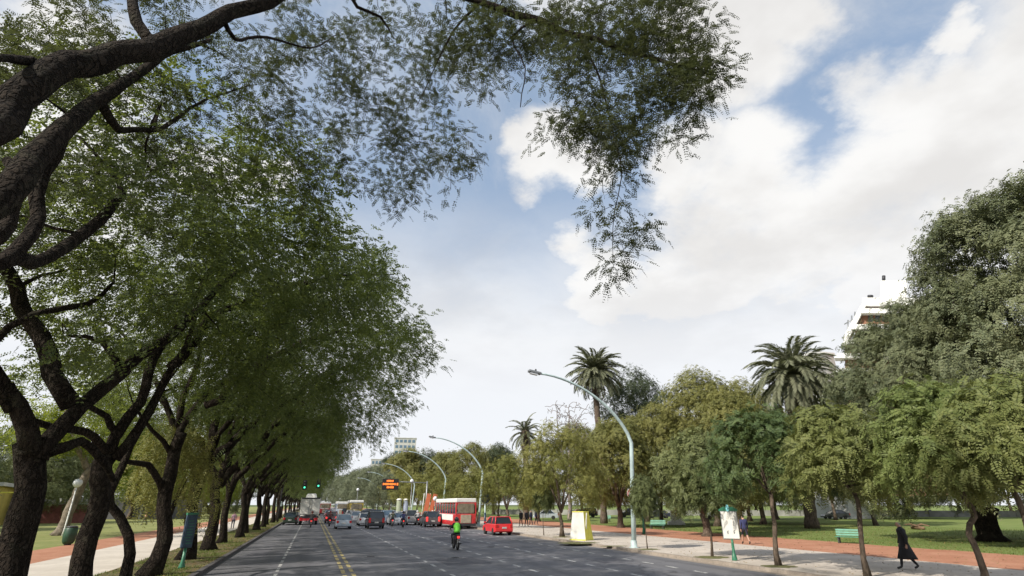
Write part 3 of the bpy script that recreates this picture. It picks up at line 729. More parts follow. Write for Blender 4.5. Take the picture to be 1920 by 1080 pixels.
# young avenue trees on the right pavement, nearest first, feathery drooping leaves
kw = dict(bark='bark2', nl=20, per_lobe=16, per=8, sig=.20, ll=.15, lw=.062, L=.50, pairs=8, hang=.22, trunk_r=.095, droop=.3, flat=.62, fwd=.5, stem=.93, group='young pavement trees right of the road')
y1 = park_tree(101, 'young_tree', 'young feathery pavement tree with a crooked grey trunk, rightmost by the kerb', G(1850, 1108, PZ), 2.0, 6.0, 3.2, 'young', lr=.8, tilt=[(0, 0, -.1, .11), (.02, 0, .9, .09), (-.02, 0, 1.5, .085), (.24, -.1, 2.0, .08), (.22, -.1, 2.5, .08), (.1, 0, 3.0, .07)], **kw)
y2 = park_tree(102, 'young_tree', 'young feathery pavement tree, bare straight trunk left of the person in the black coat', G(1628, 1083, PZ), 1.9, 5.6, 3.1, 'young_yellow', lr=.78, tilt=[(0, 0, -.1, .10), (.08, -.04, 1.2, .085), (.14, -.07, 2.2, .08), (.2, -.08, 2.9, .075)], **kw)
y3 = park_tree(103, 'young_tree', 'young feathery pavement tree just right of the white panel sign', G(1460, 1061, PZ), 2.15, 6.3, 3.2, 'young_dark', lr=.9, tilt=[(0, 0, -.1, .11), (.03, -.02, 1.2, .095), (.08, -.04, 2.2, .085), (.14, -.05, 2.9, .08)], **kw)
kw2 = dict(kw); kw2.update(trunk_r=.055)
y4 = park_tree(104, 'young_tree', 'thin-trunked young tree in a grass pit left of the white panel sign', G(1335, 1044, PZ), 1.25, 4.3, 2.5, 'green', lr=.5, **kw2)
index_kids()
dup(y4, G(1214, 1029, PZ), 1.2, 'thin young tree standing right beside the tall lamp post', scale=(.55, .55, .86))
dup(y4, G(1020, 1004, PZ), 2.2, 'thin young tree between the red hatchback and the leaning tree', scale=(.6, .6, .95))
dup(y2, G(1990, 1125, PZ), 1.9, 'young feathery pavement tree beyond the right edge of the frame', scale=1.0)
kb = dict(bark='bark2', per_lobe=15, per=16, sig=.30, ll=.19, lw=.075, L=.42, pairs=4, hang=.25, trunk_r=.17, flat=.8, group='pavement trees further down the right kerb')
m1 = park_tree(111, 'pavement_tree', 'round yellow-green tree with a leaning trunk left of the white and yellow box', G(1054, 1006, PZ), 3.9, 8.2, 3.0, 'yellow', nl=18, **kb)
m2 = park_tree(112, 'pavement_tree', 'yellow-green pavement tree behind the round blue sign and red hatchback', Vector((20.6, 61, PZ)), 3.4, 7.4, 3.2, 'yellow', nl=14, **kb)
index_kids()
for i, (y, s, w) in enumerate(((74, .80, 'third'), (88, .85, 'fourth'), (103, .9, 'fifth'), (120, 1.1, 'sixth'), (140, 1.15, 'seventh'), (165, 1.2, 'eighth'), (195, 1.2, 'ninth'), (235, 1.25, 'tenth'))):
    dup((m1, m2)[i % 2], (20.8, y, PZ), i * 1.3, 'yellow-green pavement tree of the right kerb row, %s beyond the lamp post' % w, scale=s)

# larger park trees
ka = dict(per_lobe=30, per=22, sig=.36, ll=.22, lw=.12, L=.5, pairs=3, hang=.2, trunk_r=.34)
def on(px, D, z=PZ):
    q = at(px, 940, D=D); return Vector((q.x, q.y, z))
p1 = park_tree(201, 'park_tree', 'olive-brown rounded park tree behind the tall lamp post on its left', (32.7, 57.3, PZ), 4.8, 11.4, 3.4, 'olive', nl=20, **ka)
p2 = park_tree(202, 'park_tree', 'large olive-green park tree right of the tall lamp post', (45.4, 57.0, PZ), 7.2, 18.0, 4.0, 'olive', nl=26, **ka)
p3 = park_tree(203, 'park_tree', 'dark green dome-crowned tree behind the tall palm', (48.0, 76.1, PZ), 8.5, 22.2, 6.0, 'dark', nl=26, **ka)
p4 = park_tree(204, 'park_tree', 'grey-green park tree with low drooping boughs behind the white panel sign', on(1318, 50), 3.6, 7.6, 2.6, 'green', nl=16, **ka)
index_kids()
dup(p1, on(1385, 60), 2.0, 'olive park tree left of the drooping palm, behind the young trees', scale=(1.0, 1.0, 1.12))
dup(p2, on(1400, 95), 1.0, 'olive-green park tree seen above and left of the drooping palm', scale=1.02)
for px_, py_, D_, sc_, w_ in ((1222, 770, 74, .80, 'olive-green park tree right behind the tall lamp post arm'), (1395, 760, 82, 1.0, 'olive-green park tree filling in left of the drooping palm')):
    _q = at(px_, py_, D=D_); dup(p2, (_q.x, _q.y, PZ), px_, w_, scale=sc_)
_q = at(1590, 760, D=84); dup(p3, (_q.x, _q.y, PZ), 2.5, 'dark tree below the white apartment block', scale=(.7, .7, .80))
_q = at(1490, 800, D=88); dup(p2, (_q.x, _q.y, PZ), 3.5, 'olive tree directly behind the drooping palm', scale=.8)
# massive grey-green tree at the right edge
bg = dict(bark='bark', per_lobe=34, per=30, sig=.36, ll=.21, lw=.10, L=.5, pairs=4, hang=.5, trunk_r=.8, droop=.6, flat=1.0, group='massive grey-green trees at the right edge')
g1_ = park_tree(301, 'massive_tree', 'massive grey-green tree filling the right edge above the lawn', (43.0, 19.0, PZ), 10.0, 22.5, 4.6, 'grey', nl=38, lr=3.0, **bg)
index_kids()
_q = at(1745, 640, D=53); dup(g1_, (_q.x, _q.y, PZ), 2.2, 'massive grey-green tree left of the biggest one, in front of the white apartment block', scale=(.96, .90, .79))
dup(g1_, on(2250, 62), 4.0, 'massive grey-green tree partly beyond the right edge of the picture', scale=(.9, .9, .95))
# middle distance mass along the park edge
mid = [('p2', 1090, 110, .95, 'olive tree beyond the leaning pavement tree'), ('p1', 1010, 88, .72, 'olive tree below the bare grey tree'), ('p2', 880, 120, .80, 'green-gold tree behind the red and white bus'),
       ('p3', 800, 170, .78, 'dark tree behind the second curved lamp post'), ('p1', 830, 135, 1.2, 'olive tree behind the third curved lamp post'), ('p2', 925, 150, .92, 'olive tree rising left of the grey dry palm'),
       ('p3', 935, 125, .66, 'dark tree beside the grey dry palm'), ('p1', 760, 170, 1.5, 'yellowish tree behind the orange message board'), ('p3', 730, 260, 1.05, 'far dark tree right of the distant tower'),
       ('p1', 1450, 110, 1.3, 'distant olive tree behind the drooping palm'), ('p3', 1560, 110, .75, 'dark tree between the drooping palm and the massive tree'), ('p2', 1120, 170, .95, 'distant tree under the tall palm crown')]
for i, (k, px, D, s, lb) in enumerate(mid):
    dup({'p1': p1, 'p2': p2, 'p3': p3}[k], on(px, D), i * 1.7, lb, scale=s)
fp = park_tree(221, 'park_tree', 'pale haze-tinted tree at the far end of the avenue, nearest of its row', on(700, 190), 7.5, 13.5, 3.0, 'pale', nl=20, **ka)
index_kids()
for i, (px, D, s, w) in enumerate(((678, 230, 1.1, 'second'), (662, 280, 1.2, 'third'), (648, 340, 1.3, 'fourth'), (720, 150, .7, 'lowest'), (632, 460, 1.6, 'farthest'))):
    dup(fp, on(px, D), i * 2.1, 'pale haze-tinted tree at the far end of the avenue, %s of its row' % w, scale=s)
# closing belt of far trees right of the park and across the end of the road
k = 0
for px in list(range(1130, 2300, 95)):
    D = 150 + (k % 3) * 22
    dup((p1, p2, p3)[k % 3], on(px, D), k * .9, 'distant park tree closing the view beyond the right lawn, %s from the left' % (['first', 'second', 'third'] + ORD)[k], scale=(1.1, 1.1, .8)); k += 1
for i, px in enumerate((560, 585, 610, 540)):
    dup((p3, fp)[i % 2], on(px, 480 + 20 * i), i, ('far dark tree closing the avenue just left of the truck', 'far haze-tinted tree closing the avenue above the truck', 'far dark tree closing the avenue right of the truck', 'far haze-tinted tree closing the avenue behind the left trunks')[i], scale=1.3)

# trees of the park on the left, seen sunlit between the trunks
lk = dict(ka); lk.update(group='sunlit park trees left of the avenue')
l1 = park_tree(401, 'park_tree', 'sunlit yellow-green park tree behind the first left trunks', (-38, 34, PZ), 6.5, 12.5, 3.6, 'backlit', nl=22, **lk)
l2 = park_tree(402, 'park_tree', 'green bushy park tree before the dark grey wall on the left', (-36, 70, PZ), 6.5, 10.5, 2.0, 'green', nl=20, **lk)
index_kids()
for i, (x, y, s, w) in enumerate(((-41, 50, 1.05, 'behind the third left trunk'), (-38, 18, 1.0, 'beyond the left edge of the frame'), (-44, 84, 1.1, 'behind the park lamp'), (-36, 96, 1.0, 'beyond the fifth left trunk'),
                                 (-30, 118, 1.1, 'by the far end of the left path'), (-58, 66, 1.2, 'beside the yellow building'), (-26, 140, 1.0, 'far down the left park'), (-40, 130, 1.2, 'behind the dark grey wall'), (-26, 175, 1.2, 'farthest down the left park'), (-62, 110, 1.3, 'behind the yellow building'))):
    dup((l1, l2)[i % 2], (x, y, PZ), i * 1.4, 'sunlit green park tree %s' % w, scale=s)
for i, (x, y, w) in enumerate(((-30, 200, 'a long way down the left side'), (-45, 175, 'closing the left lawn'), (-60, 150, 'at the far left edge of the lawn'), (-28, 250, 'near the vanishing point on the left'), (-50, 230, 'far behind the grey wall'), (-75, 190, 'farthest left behind the yellow building'))):
    dup((l2, p3)[i % 2], (x, y, PZ - .6), i * 1.1, 'dense park tree %s' % w, group='sunlit park trees left of the avenue', scale=(1.5, 1.5, 1.1))
# small tree with a hanging yellow-green crown beside the left sign
sm = park_tree(411, 'small_tree', 'small tree with a hanging yellow-green crown beside the blue sign on the left', (-6.1, 29.6, PZ), 1.75, 5.6, 2.6, 'yellow', bark='bark', nl=12, lr=.75, per_lobe=16, per=9, sig=.3, ll=.14, lw=.05, L=.4, pairs=5, hang=.9, droop=.8, trunk_r=.12, flat=1.0, group='small trees left of the road')

# pale plane tree with bare lower trunk
pt = thing('plane_tree', 'pale mottled plane tree trunk on the left lawn', 'tree', G(110, 1004, PZ), group='sunlit park trees left of the avenue')
rng = np.random.default_rng(9)
A = np.array([(rng.normal(0, 3.4), rng.normal(0, 3.4), rng.uniform(6.5, 12)) for _ in range(90)])
limbs, twigs, E, Dd = grow(9, [[(0, 0, -.1, .44), (.2, 0, 1.2, .40), (.5, 0, 3.4, .36), (.9, 0, 5.5, .32)], [(.8, 0, 5, .26), (2.2, .5, 8, .2), (3, 1, 11, .08)], [(.8, 0, 5.2, .28), (-.8, -.5, 7.8, .18), (-2.5, 0, 10.5, .07)]], A, twig_r=.03)
O, D, N = cluster(rng, E, Dd, 14, .5, .7)
tree_parts(limbs, twigs, sprays(rng, O, D, N, .6, 3, .3, .16), MT['backlit'], MT['palebark'], pt)

# bare tree
bt = thing('bare_tree', 'leafless grey tree rising behind the yellow-green pavement trees', 'tree', on(1068, 98))
rng = np.random.default_rng(15)
ln_ = at(1068, 755, D=98).z
A = np.array([(rng.normal(0, 1.9), rng.normal(0, 1.9), rng.uniform(ln_ - 7.5, ln_ - .3)) for _ in range(300)])
limbs, twigs, E, Dd = grow(15, [[(0, 0, -.1, .35), (0, 0, 6, .3), (.2, 0, 9, .26)], [(.2, 0, 8.5, .2), (1.4, 0, 12, .14), (2.2, .4, ln_ - 3, .06)], [(.2, 0, 8.6, .2), (-1.2, .3, 12, .14), (-1.9, 0, ln_ - 2, .06)], [(.2, 0, 9, .2), (.3, -.5, ln_ - 1, .06)]], A, twig_r=.08, min_r=.042)
tree_parts(limbs, twigs, None, None, MT['greybark'], bt)

# ---- palms
def frond_mesh(seed, L, droop, nl, leaf_l, m, vee=.5):
    rng = np.random.default_rng(seed)
    ts = np.linspace(0, 1, 12); pts = []; x_ = z_ = 0.0
    for i, t in enumerate(ts):
        pts.append((x_, 0, z_)); an = math.radians(14 - 78 * droop * t ** 1.4); x_ += math.cos(an) * L / 11; z_ += math.sin(an) * L / 11
    b = MB(); b.tube(pts, [.05 * (1 - t * .8) for t in ts], 4, cap=False)
    P = np.array(pts)
    for i in range(nl):
        t = .1 + .9 * i / (nl - 1); x = t * 11; j = min(10, int(x)); q = P[j] + (P[j + 1] - P[j]) * (x - j); tg = nrm(P[j + 1] - P[j])
        ll = leaf_l * (1 - .75 * abs(t - .4) ** 1.3) * rng.uniform(.85, 1.1)
        for s in (-1, 1):
            d = nrm(tg * .75 + np.array([0, s, 0]) + np.array([0, 0, vee - .5 - .35 * t + rng.normal(0, .12)]))
            w = nrm(tg + rng.normal(0, .1, 3)) * .09 * (L / 4.5)
            a = q; e = q + d * ll - np.array([0, 0, .12 * ll]); mm = q + d * ll * .5
            b.add([a - w * .5, mm - w, e, mm + w], [(0, 1, 2, 3)])
    return b.mesh('frond', m)
def palm(name, label, loc, H, frL, trunk_r, n_up, n_dead, seed, dead_mat='palmdead', dr=1.0, top=72, off=(0, 0)):
    rg = random.Random(seed)
    root = thing(name, label, 'palm tree', loc, group='tall palms in the park')
    b = MB(); zs = np.linspace(-.1, H, 26)
    ox = lambda z: (off[0] * (max(0, z) / H) ** 1.2, off[1] * (max(0, z) / H) ** 1.2)
    b.tube([(0.1 * math.sin(z * .25) + ox(z)[0], ox(z)[1], z) for z in zs], [trunk_r * (1.35 - .35 * min(1, z / 1.5 + .1)) * (1.06 if i % 2 else .96) * (1.25 if z > H - 1.2 else 1) for i, z in enumerate(zs)], 12, rough=.05, rng=rg)
    b.build('trunk', MT['bark2'], root)
    b = MB(); b.lathe((off[0], off[1], H - .5), [(trunk_r * 1.2, -.6), (trunk_r * 1.9, .1), (trunk_r * 1.5, .8), (.05, 1.3)], 12); b.build('crown_shaft', MT['bark2'], root)
    ups = [frond_mesh(seed + k, frL, .85 * dr + .15 * k, 34, frL * .19, MT['palmleaf']) for k in range(3)]
    dds = [frond_mesh(seed + 9 + k, frL * .92, 1.2 + .2 * k, 20, frL * .12, MT[dead_mat], vee=0) for k in range(2)]
    for i in range(n_up):
        u = (i + .5) / n_up; a = i * 2.39996
        el = R(top - (top + 38) * u ** .8) + rg.uniform(-.1, .1)
        obj('frond', ups[i % 3], root, (off[0], off[1], H + .35 - .5 * u), Euler((rg.uniform(-.3, .3), -el, a), 'XYZ'), (rg.uniform(.88, 1.08),) * 3)
    for i in range(n_dead):
        a = i * 2.39996 + 1; el = R(-58 - 22 * (i / n_dead)) + rg.uniform(-.08, .08)
        obj('dry_frond', dds[i % 2], root, (off[0], off[1], H - .3), Euler((rg.uniform(-.4, .4), -el, a), 'XYZ'), (rg.uniform(.8, 1.05),) * 3)
    return root
q = at(1116, 700, D=80)
palm('palm_tree', 'tall palm with a round crown left of the tall lamp post arm', (q.x, q.y, PZ), q.z - PZ, 4.7, .42, 84, 16, 501)
q = G(1523, 991, PZ); c_ = at(1490, 718, D=math.hypot(q.x, q.y)); hh = c_.z
palm('palm_tree', 'broad drooping palm with dry brown skirt behind the young trees', q, hh - PZ + .5, 5.9, .62, 84, 110, 531, dr=1.35, top=78, off=(c_.x - q.x, c_.y - q.y))
q = at(985, 812, D=100)
palm('palm_tree', 'palm with a large grey dead skirt behind the pavement trees', (q.x, q.y, PZ), q.z - PZ, 3.9, .5, 26, 80, 561)

# ------------------------------------------------------------------ buildings
def bpx(px, py, D): return at(px, py, D=D)
# apartment block at the right: white slabs and slanting terrace edges over brown brick
D0 = 120
base = on(1660, D0, PZ)
dirv = Vector((base.x, base.y, 0)).normalized(); side = Vector((dirv.y, -dirv.x, 0))
def lc(px, py, off=0.0):
    """point of the facade plane through base, local to the building"""
    r = ray(px, py); t = (base.dot(dirv) + off) / (r.x * dirv.x + r.y * dirv.y)
    p = Vector((r.x * t, r.y * t, r.z * t + CAM_H)); return p - base
bd = thing('apartment_building', 'white and brown apartment block with slanting terraces above the massive tree', 'building', base)
def panel(name, pts, m, off, depth):
    b = MB(); b.prism([lc(a, c, off) for a, c in pts], dirv * depth); return b.build(name, m, bd)
zg = lc(1660, 940)
panel('wall', [(1588, 930), (1584, 648), (1598, 640), (1622, 577), (1800, 577), (1800, 930)], MT['brick'], 0, 16)
panel('roof_slab', [(1616, 573), (1617, 558), (1800, 558), (1800, 573)], MT['white'], -1.2, 20)
panel('terrace_edge', [(1580, 634), (1614, 572), (1624, 572), (1588, 640)], MT['white'], -1.2, 3)
for yy in (578, 608, 636, 662, 690, 720):
    x0 = 1640 - (yy - 578) * 0.62 if yy < 650 else 1590
    panel('floor_slab', [(x0 - 26, yy + 9), (x0 - 18, yy), (1800, yy), (1800, yy + 9)], MT['white'], -1.6, 3)
for yy in (590, 619, 646):
    for xx in range(0, 6):
        x0 = 1628 - (yy - 590) * .5 + xx * 13
        f = panel('window', [(x0, yy + 13), (x0, yy), (x0 + 9, yy), (x0 + 9, yy + 13)], MT['glass'], -.12, .3)
panel('penthouse', [(1650, 560), (1652, 526), (1700, 526), (1700, 560)], MT['white'], 2, 10)
b = MB(); b.tube([lc(1632, 558), lc(1632, 554)], .5, 8); b.tube([lc(1657, 527, 3), lc(1657, 517, 3)], .3, 6); b.build('vent', MT['darkmetal'], bd)
b = MB()
for xx in (1589, 1596, 1602): b.tube([lc(xx, 640 - (xx - 1585) * 1.2, -1), lc(xx + 1, 605 - (xx - 1585) * 1.2, -1)], .12, 5)
b.tube([lc(1583, 608, -1), lc(1604, 596, -1)], .1, 5); b.build('antenna_rail', MT['steel'], bd)
# low lower wing left of it
bd2 = thing('low_building', 'low white building part peeping out below the apartment block', 'building', on(1572, 125, PZ))
b = MB(); b.box((0, 0, at(1575, 668, D=125).z / 2), (5, 8, at(1575, 668, D=125).z)); b.build('wall', MT['concrete'], bd2)
b = MB(); b.box((0, 0, at(1575, 668, D=125).z + .3), (5.4, 8.4, .5)); b.build('roof', MT['white'], bd2)
# far towers
def tower(label, px, D, pw, ptop, m, floors=8):
    q = on(px, D, PZ); w = pw * D / 1000; h = at(px, ptop, D=D).z
    r = thing('tower_block', label, 'building', q, -math.atan2(q.x, q.y), group='distant blocks above the trees')
    b = MB(); b.box((0, w / 2, h / 2), (w, w, h)); b.build('wall', m, r)
    b = MB(); b.box((0, w / 2, h + .4), (w * 1.04, w * 1.04, .8)); b.build('roof', MT['concrete'], r)
    wm = MB(); wm.box((0, 0, 0), (w * .13, .3, h / floors * .5)); me = wm.mesh('window', MT['glass_blue'])
    for i in range(floors):
        for k in range(5): obj('window', me, r, ((k - 2) * w * .19, -.05, h * (i + .5) / floors))
    return r
tower('distant white slab block with open roof frame above the far trees', 752, 620, 38, 822, MT['concrete'], 12)
tower('distant grey block at the end of the avenue beside the dark canopy', 706, 700, 30, 862, MT['concrete'], 8)
r_ = on(735, 615, PZ)
# yellow kiosk building on the left
yb = thing('yellow_building', 'low yellow building with a pale roof behind the left trunks', 'building', (-47, 86, PZ), R(12))
b = MB(); b.box((0, 0, 2.2), (22, 9, 4.4)); b.build('wall', MT['yellow_wall'], yb)
b = MB(); b.box((0, -.3, 4.62), (23, 10.4, .4)); b.build('roof', MT['concrete'], yb)
for k in range(4):
    b = MB(); b.box((-7.5 + k * 5, -4.53, 2.4), (2.6, .12, 1.8)); w_ = b.build('window', MT['white'], yb)
    b = MB(); b.box((-7.5 + k * 5, -4.62, 2.4), (2.3, .1, 1.5)); b.build('pane', MT['glass'], w_)
b = MB(); b.box((3, -4.9, 3.7), (22, 1.0, .15)); b.build('awning', MT['yellowpaint'], yb)
gw = thing('grey_wall', 'long dark grey boundary wall behind the left lawn', 'wall', (-36, 118, PZ), R(5))
b = MB(); b.box((0, 0, 1.6), (34, .4, 3.2)); b.build('wall_body', MT['grey_wall'], gw)
for k in range(12):
    b = MB(); b.box((-16.5 + k * 3, -.26, 1.7), (.3, .12, 3.4)); b.build('pier', MT['concrete'] if k % 4 == 0 else MT['grey_wall'], gw)
rw = thing('red_wall', 'low dull red wall beside the yellow building on the left', 'wall', (-33, 96, PZ), R(8))
b = MB(); b.box((0, 0, 1.2), (11, .35, 2.4)); b.build('wall_body', MT['red_wall'], rw)
b = MB(); b.box((0, 0, 2.46), (11.2, .5, .12)); b.build('coping', MT['concrete'], rw)
# pale garden wall and hedge beyond the right lawn
fw = thing('park_wall', 'pale low wall beyond the parked cars on the far right lawn', 'wall', on(1300, 142), -math.atan2(on(1300, 142).x, on(1300, 142).y))
b = MB(); b.box((10, 0, .6), (120, .4, 1.2)); b.build('wall_body', MT['grey_wall2'], fw)
for k in range(24):
    b = MB(); b.box((-48 + k * 5, -.3, .7), (.5, .2, 1.4)); b.build('pier', MT['grey_wall2'], fw)

# ------------------------------------------------------------------ street furniture
def lamp_post(label, loc, H=10.05, reach=5.9):
    root = thing('street_lamp', label, 'street lamp', loc, group='curved street lamps right of the road')
    zb = H * .60
    pts = [(0, 0, 0), (.19, 0, 3), (.064 * zb, 0, zb)]; rad = [.15, .135, .12]
    for t in np.linspace(.08, 1, 16):
        x = -(reach + .064 * zb) * (t ** 1.35) + .064 * zb; z = zb + (H - zb) * (1 - (1 - t) ** 1.75); pts.append((x, 0, z)); rad.append(.11 - .05 * t)
    b = MB(); b.tube(pts, rad, 12); b.build('pole', MT['pole'], root)
    b = MB(); b.lathe((0, 0, 0), [(.30, 0), (.30, .03), (.19, .05), (.19, .35), (.16, .4)], 14); b.build('base', MT['pole'], root)
    hx, hz = -reach, H
    b = MB(); b.box((hx - .28, 0, hz + .06), (.85, .34, .16), Matrix.Rotation(.16, 3, 'Y')); b.build('lamp_head', MT['steel'], root, .04)
    b = MB(); b.box((hx - .34, 0, hz - .04), (.5, .26, .1), Matrix.Rotation(.16, 3, 'Y')); b.build('lens', MT['globe'], root)
    b = MB(); b.lathe((hx - .2, 0, hz + .12), [(.06, 0), (.06, .12), (.02, .16)], 8); b.build('light_sensor', MT['darkmetal'], root)
    return root
q = G(1189, 1027, PZ)
lp = lamp_post('tall curved grey-green street lamp with a round sign on its post', q)
# round no-parking sign on it
sg = MB(); sg.lathe((0, -.17, 3.0), [(.30, 0), (.30, -.02)], 28, axis='Y'); s_ = sg.build('round_sign', MT['white'], lp)
tb = MB(); n = 32
for r0, r1, y_ in ((.225, .295, -.195),):
    vs = []
    for k in range(n):
        a = 2 * math.pi * k / n; vs += [(r0 * math.cos(a), y_, 3 + r0 * math.sin(a)), (r1 * math.cos(a), y_, 3 + r1 * math.sin(a))]
    tb.add(vs, [(2 * k, 2 * k + 1, (2 * k + 3) % (2 * n), (2 * k + 2) % (2 * n)) for k in range(n)])
tb.box((.0, -.197, 3.0), (.05, .004, .46), Matrix.Rotation(R(-45), 3, 'Y')); tb.build('ring', MT['red'], s_)
tb = MB(); tb.box((-.07, -.200, 3), (.04, .004, .24))
for dz_ in (-.1, 0, .1): tb.box((.0, -.200, 3 + dz_), (.13, .004, .035))
tb.build('letter', MT['black'], s_)
index_kids()
def plain_lamp(label, loc):
    return lamp_post(label, loc)
l_b = plain_lamp('second curved street lamp, its post hidden behind the yellow-green tree', (19.2, 67.5, PZ))
index_kids()
dup(l_b, (18.9, 87, PZ), 0, 'third curved street lamp, post standing beside the orange banners')
dup(l_b, (18.9, 116, PZ), 0, 'fourth curved street lamp, beside the orange message board')
dup(l_b, (18.9, 148, PZ), 0, 'fifth curved street lamp, faint before the pale trees')
dup(l_b, (18.9, 182, PZ), 0, 'sixth curved street lamp, farthest before the pale trees')

def globe_lamp(label, loc, h=3.6, arm=0.0, post='darkmetal', pr=.07, gr=.27):
    root = thing('globe_lamp', label, 'lamp', loc, group='white globe lamps of the park')
    b = MB(); b.tube([(0, 0, 0), (0, 0, .5), (0, 0, h)], [pr * 1.9, pr, pr * .8], 10); b.build('post', MT[post], root)
    if arm:
        b = MB(); b.tube([(0, 0, h - .3), (arm * .4, 0, h - .7), (arm, 0, h - .55), (arm * 1.15, 0, h - .2)], .035, 8); b.build('arm', MT['steel'], root)
    gz = h + gr * .8
    prof = [(max(.01, gr * math.sin(math.pi * i / 10)), gz - gr * math.cos(math.pi * i / 10)) for i in range(11)]
    b = MB(); b.lathe((arm * 1.15, 0, 0), prof, 16); b.build('globe', MT['globe'], root)
    b = MB(); b.lathe((arm * 1.15, 0, h - .06), [(.07, 0), (.12, .06), (.13, .12)], 10); b.build('collar', MT['steel'], root)
    return root
def under(px, D, z=PZ): return on(px, D, z)
zt = at(1201, 925, D=52).z
g_1 = globe_lamp('white globe lamp just right of the tall lamp post', under(1203, 52), zt - PZ - .35, 0, 'greenpaint', .1, .42)
for px, py, D, lb in ((816, 935, 92, 'white globe lamp beside the third curved lamp post'), (840, 938, 96, 'white globe lamp left of the red and white bus'), (770, 902, 112, 'white globe lamp right of the orange message board'), (669, 918, 150, 'white globe lamp above the yellow bus')):
    q = at(px, py, D=D); globe_lamp(lb, under(px, D), q.z - PZ - .3, 0, 'steel', .06, .36)
for px, py, D, lb in ((136, 905, 60, 'white globe lamp before the left plane tree'), (500, 927, 80, 'white-headed park lamp beside the far left trunks')):
    q = at(px, py, D=D); globe_lamp(lb, under(px, D), q.z - PZ - .3, 0, 'white', .06, .34)
q = G(128, 1008, PZ)

# white panel sign on a green post
q = G(1378, 1051, PZ)
sgn = thing('panel_sign', 'white panel sign on a green post with a green crest, near the kerb', 'sign', q, R(-38), scale=.76)
b = MB(); b.lathe((0, 0, 0), [(.16, 0), (.16, .05), (.12, .3), (.09, .35), (.075, .9), (.06, 1.2)], 12); b.build('post', MT['greenpaint'], sgn)
b = MB(); b.box((0, 0, 1.95), (.98, .12, 1.6)); b.build('frame', MT['steel'], sgn, .03)
b = MB(); b.box((0, -.075, 1.96), (.90, .03, 1.5)); b.build('panel', MT['offwhite'], sgn)
rgm = random.Random(3)
for cx0, cz0 in ((-.17, 1.55), (.2, 1.58)):
    b = MB()
    for k in range(5): b.box((cx0 + rgm.uniform(-.03, .03), -.093 - k * .0005, cz0 - .08 + k * .04), (rgm.uniform(.04, .08), .004, .05), Matrix.Rotation(rgm.uniform(-.6, .6), 3, 'Y'))
    b.build('printed_mark', MT['steel'], sgn)
b = MB(); b.prism([(-.55, -.05, 2.76), (.55, -.05, 2.76), (.55, -.05, 2.85), (.28, -.05, 3.0), (-.28, -.05, 3.0), (-.55, -.05, 2.85)], (0, .1, 0)); b.build('crest', MT['greenpaint'], sgn)
b = MB(); b.prism([(.1 * math.cos(a) - .02, -.06, 2.93 + .2 * math.sin(a)) for a in np.linspace(0, 2 * math.pi, 16, endpoint=False)], (0, -.03, 0)); b.build('emblem', MT['cyan'], sgn)

# white and yellow box shelter by the kerb
q0 = G(1066, 1017, PZ); q1 = G(1106, 1018, PZ)
bx_ = thing('roadside_box', 'white and yellow tapered roadside box by the kerb', 'roadside box', (18.75, 38.6, PZ), R(-58))
def frust(b, w0, d0, w1, d1, z0, z1, xo=0):
    vs = [(-w0 / 2, -d0 / 2, z0), (w0 / 2, -d0 / 2, z0), (w0 / 2, d0 / 2, z0), (-w0 / 2, d0 / 2, z0), (-w1 / 2 + xo, -d1 / 2, z1), (w1 / 2 + xo, -d1 / 2, z1), (w1 / 2 + xo, d1 / 2, z1), (-w1 / 2 + xo, d1 / 2, z1)]
    b.add(vs, [(3, 2, 1, 0), (4, 5, 6, 7), (0, 1, 5, 4), (2, 3, 7, 6), (3, 0, 4, 7)], 0); b.add(vs, [(1, 2, 6, 5)], 1)
b = MB(); frust(b, 1.3, 1.05, .95, .72, .08, 1.85); b.build('body', [MT['boxwhite'], MT['yellowpaint']], bx_)
b = MB(); b.box((0, 0, .04), (1.36, 1.1, .08)); b.build('base', MT['yellowpaint'], bx_)
b = MB(); b.box((0, 0, 1.88), (1.0, .77, .06)); b.build('lid', MT['yellowpaint'], bx_, .02)
b = MB(); b.box((.585, -.25, .98), (.05, .10, 1.7), Matrix.Rotation(R(6.5), 3, 'Y')); b.build('corner_strip', MT['offwhite'], bx_)

# white plinth on the lawn
q = G(1268, 984, PZ)
pl = thing('white_plinth', 'white stepped monument plinth on the lawn', 'monument', q, R(-30))
b = MB(); b.box((0, 0, .2), (2.1, 1.8, .4), taper=.92); b.build('step', MT['white'], pl, .03)
b = MB(); b.box((.1, 0, 1.75), (1.4, 1.2, 2.7), taper=.9); b.build('column', MT['white'], pl, .04)
b = MB(); b.box((.1, 0, 3.2), (1.5, 1.3, .22)); b.build('cap', MT['white'], pl, .03)

# benches
def bench(label, loc, rz):
    root = thing('park_bench', label, 'bench', loc, rz, scale=.85, group='green benches on the lawn edge')
    for k in range(4):
        b = MB(); b.box((0, -.24 + k * .15, .46), (1.9, .12, .04)); b.build('seat_slat', MT['benchgreen'], root)
    for k in range(3):
        b = MB(); b.box((0, .32 + k * .05, .60 + k * .17), (1.9, .035, .13), Matrix.Rotation(R(-14), 3, 'X')); b.build('back_slat', MT['benchgreen'], root)
    for x in (-.75, .75):
        b = MB(); b.box((x, 0, .42), (.08, .62, .05)); b.box((x, -.25, .2), (.08, .08, .42)); b.box((x, .27, .2), (.08, .1, .42)); b.box((x, .38, .72), (.06, .06, .62), Matrix.Rotation(R(-14), 3, 'X')); b.build('leg', MT['darkmetal'], root)
    return root
bench('green slatted bench left of the person in the black coat', G(1595, 1019, PZ), R(-60))
bench('small green slatted bench right of the tall lamp post', G(1233, 992, PZ), R(-50))
bench('green slatted bench beside the far lawn edge, left of the lamp post', G(1135, 978, PZ), R(-50))

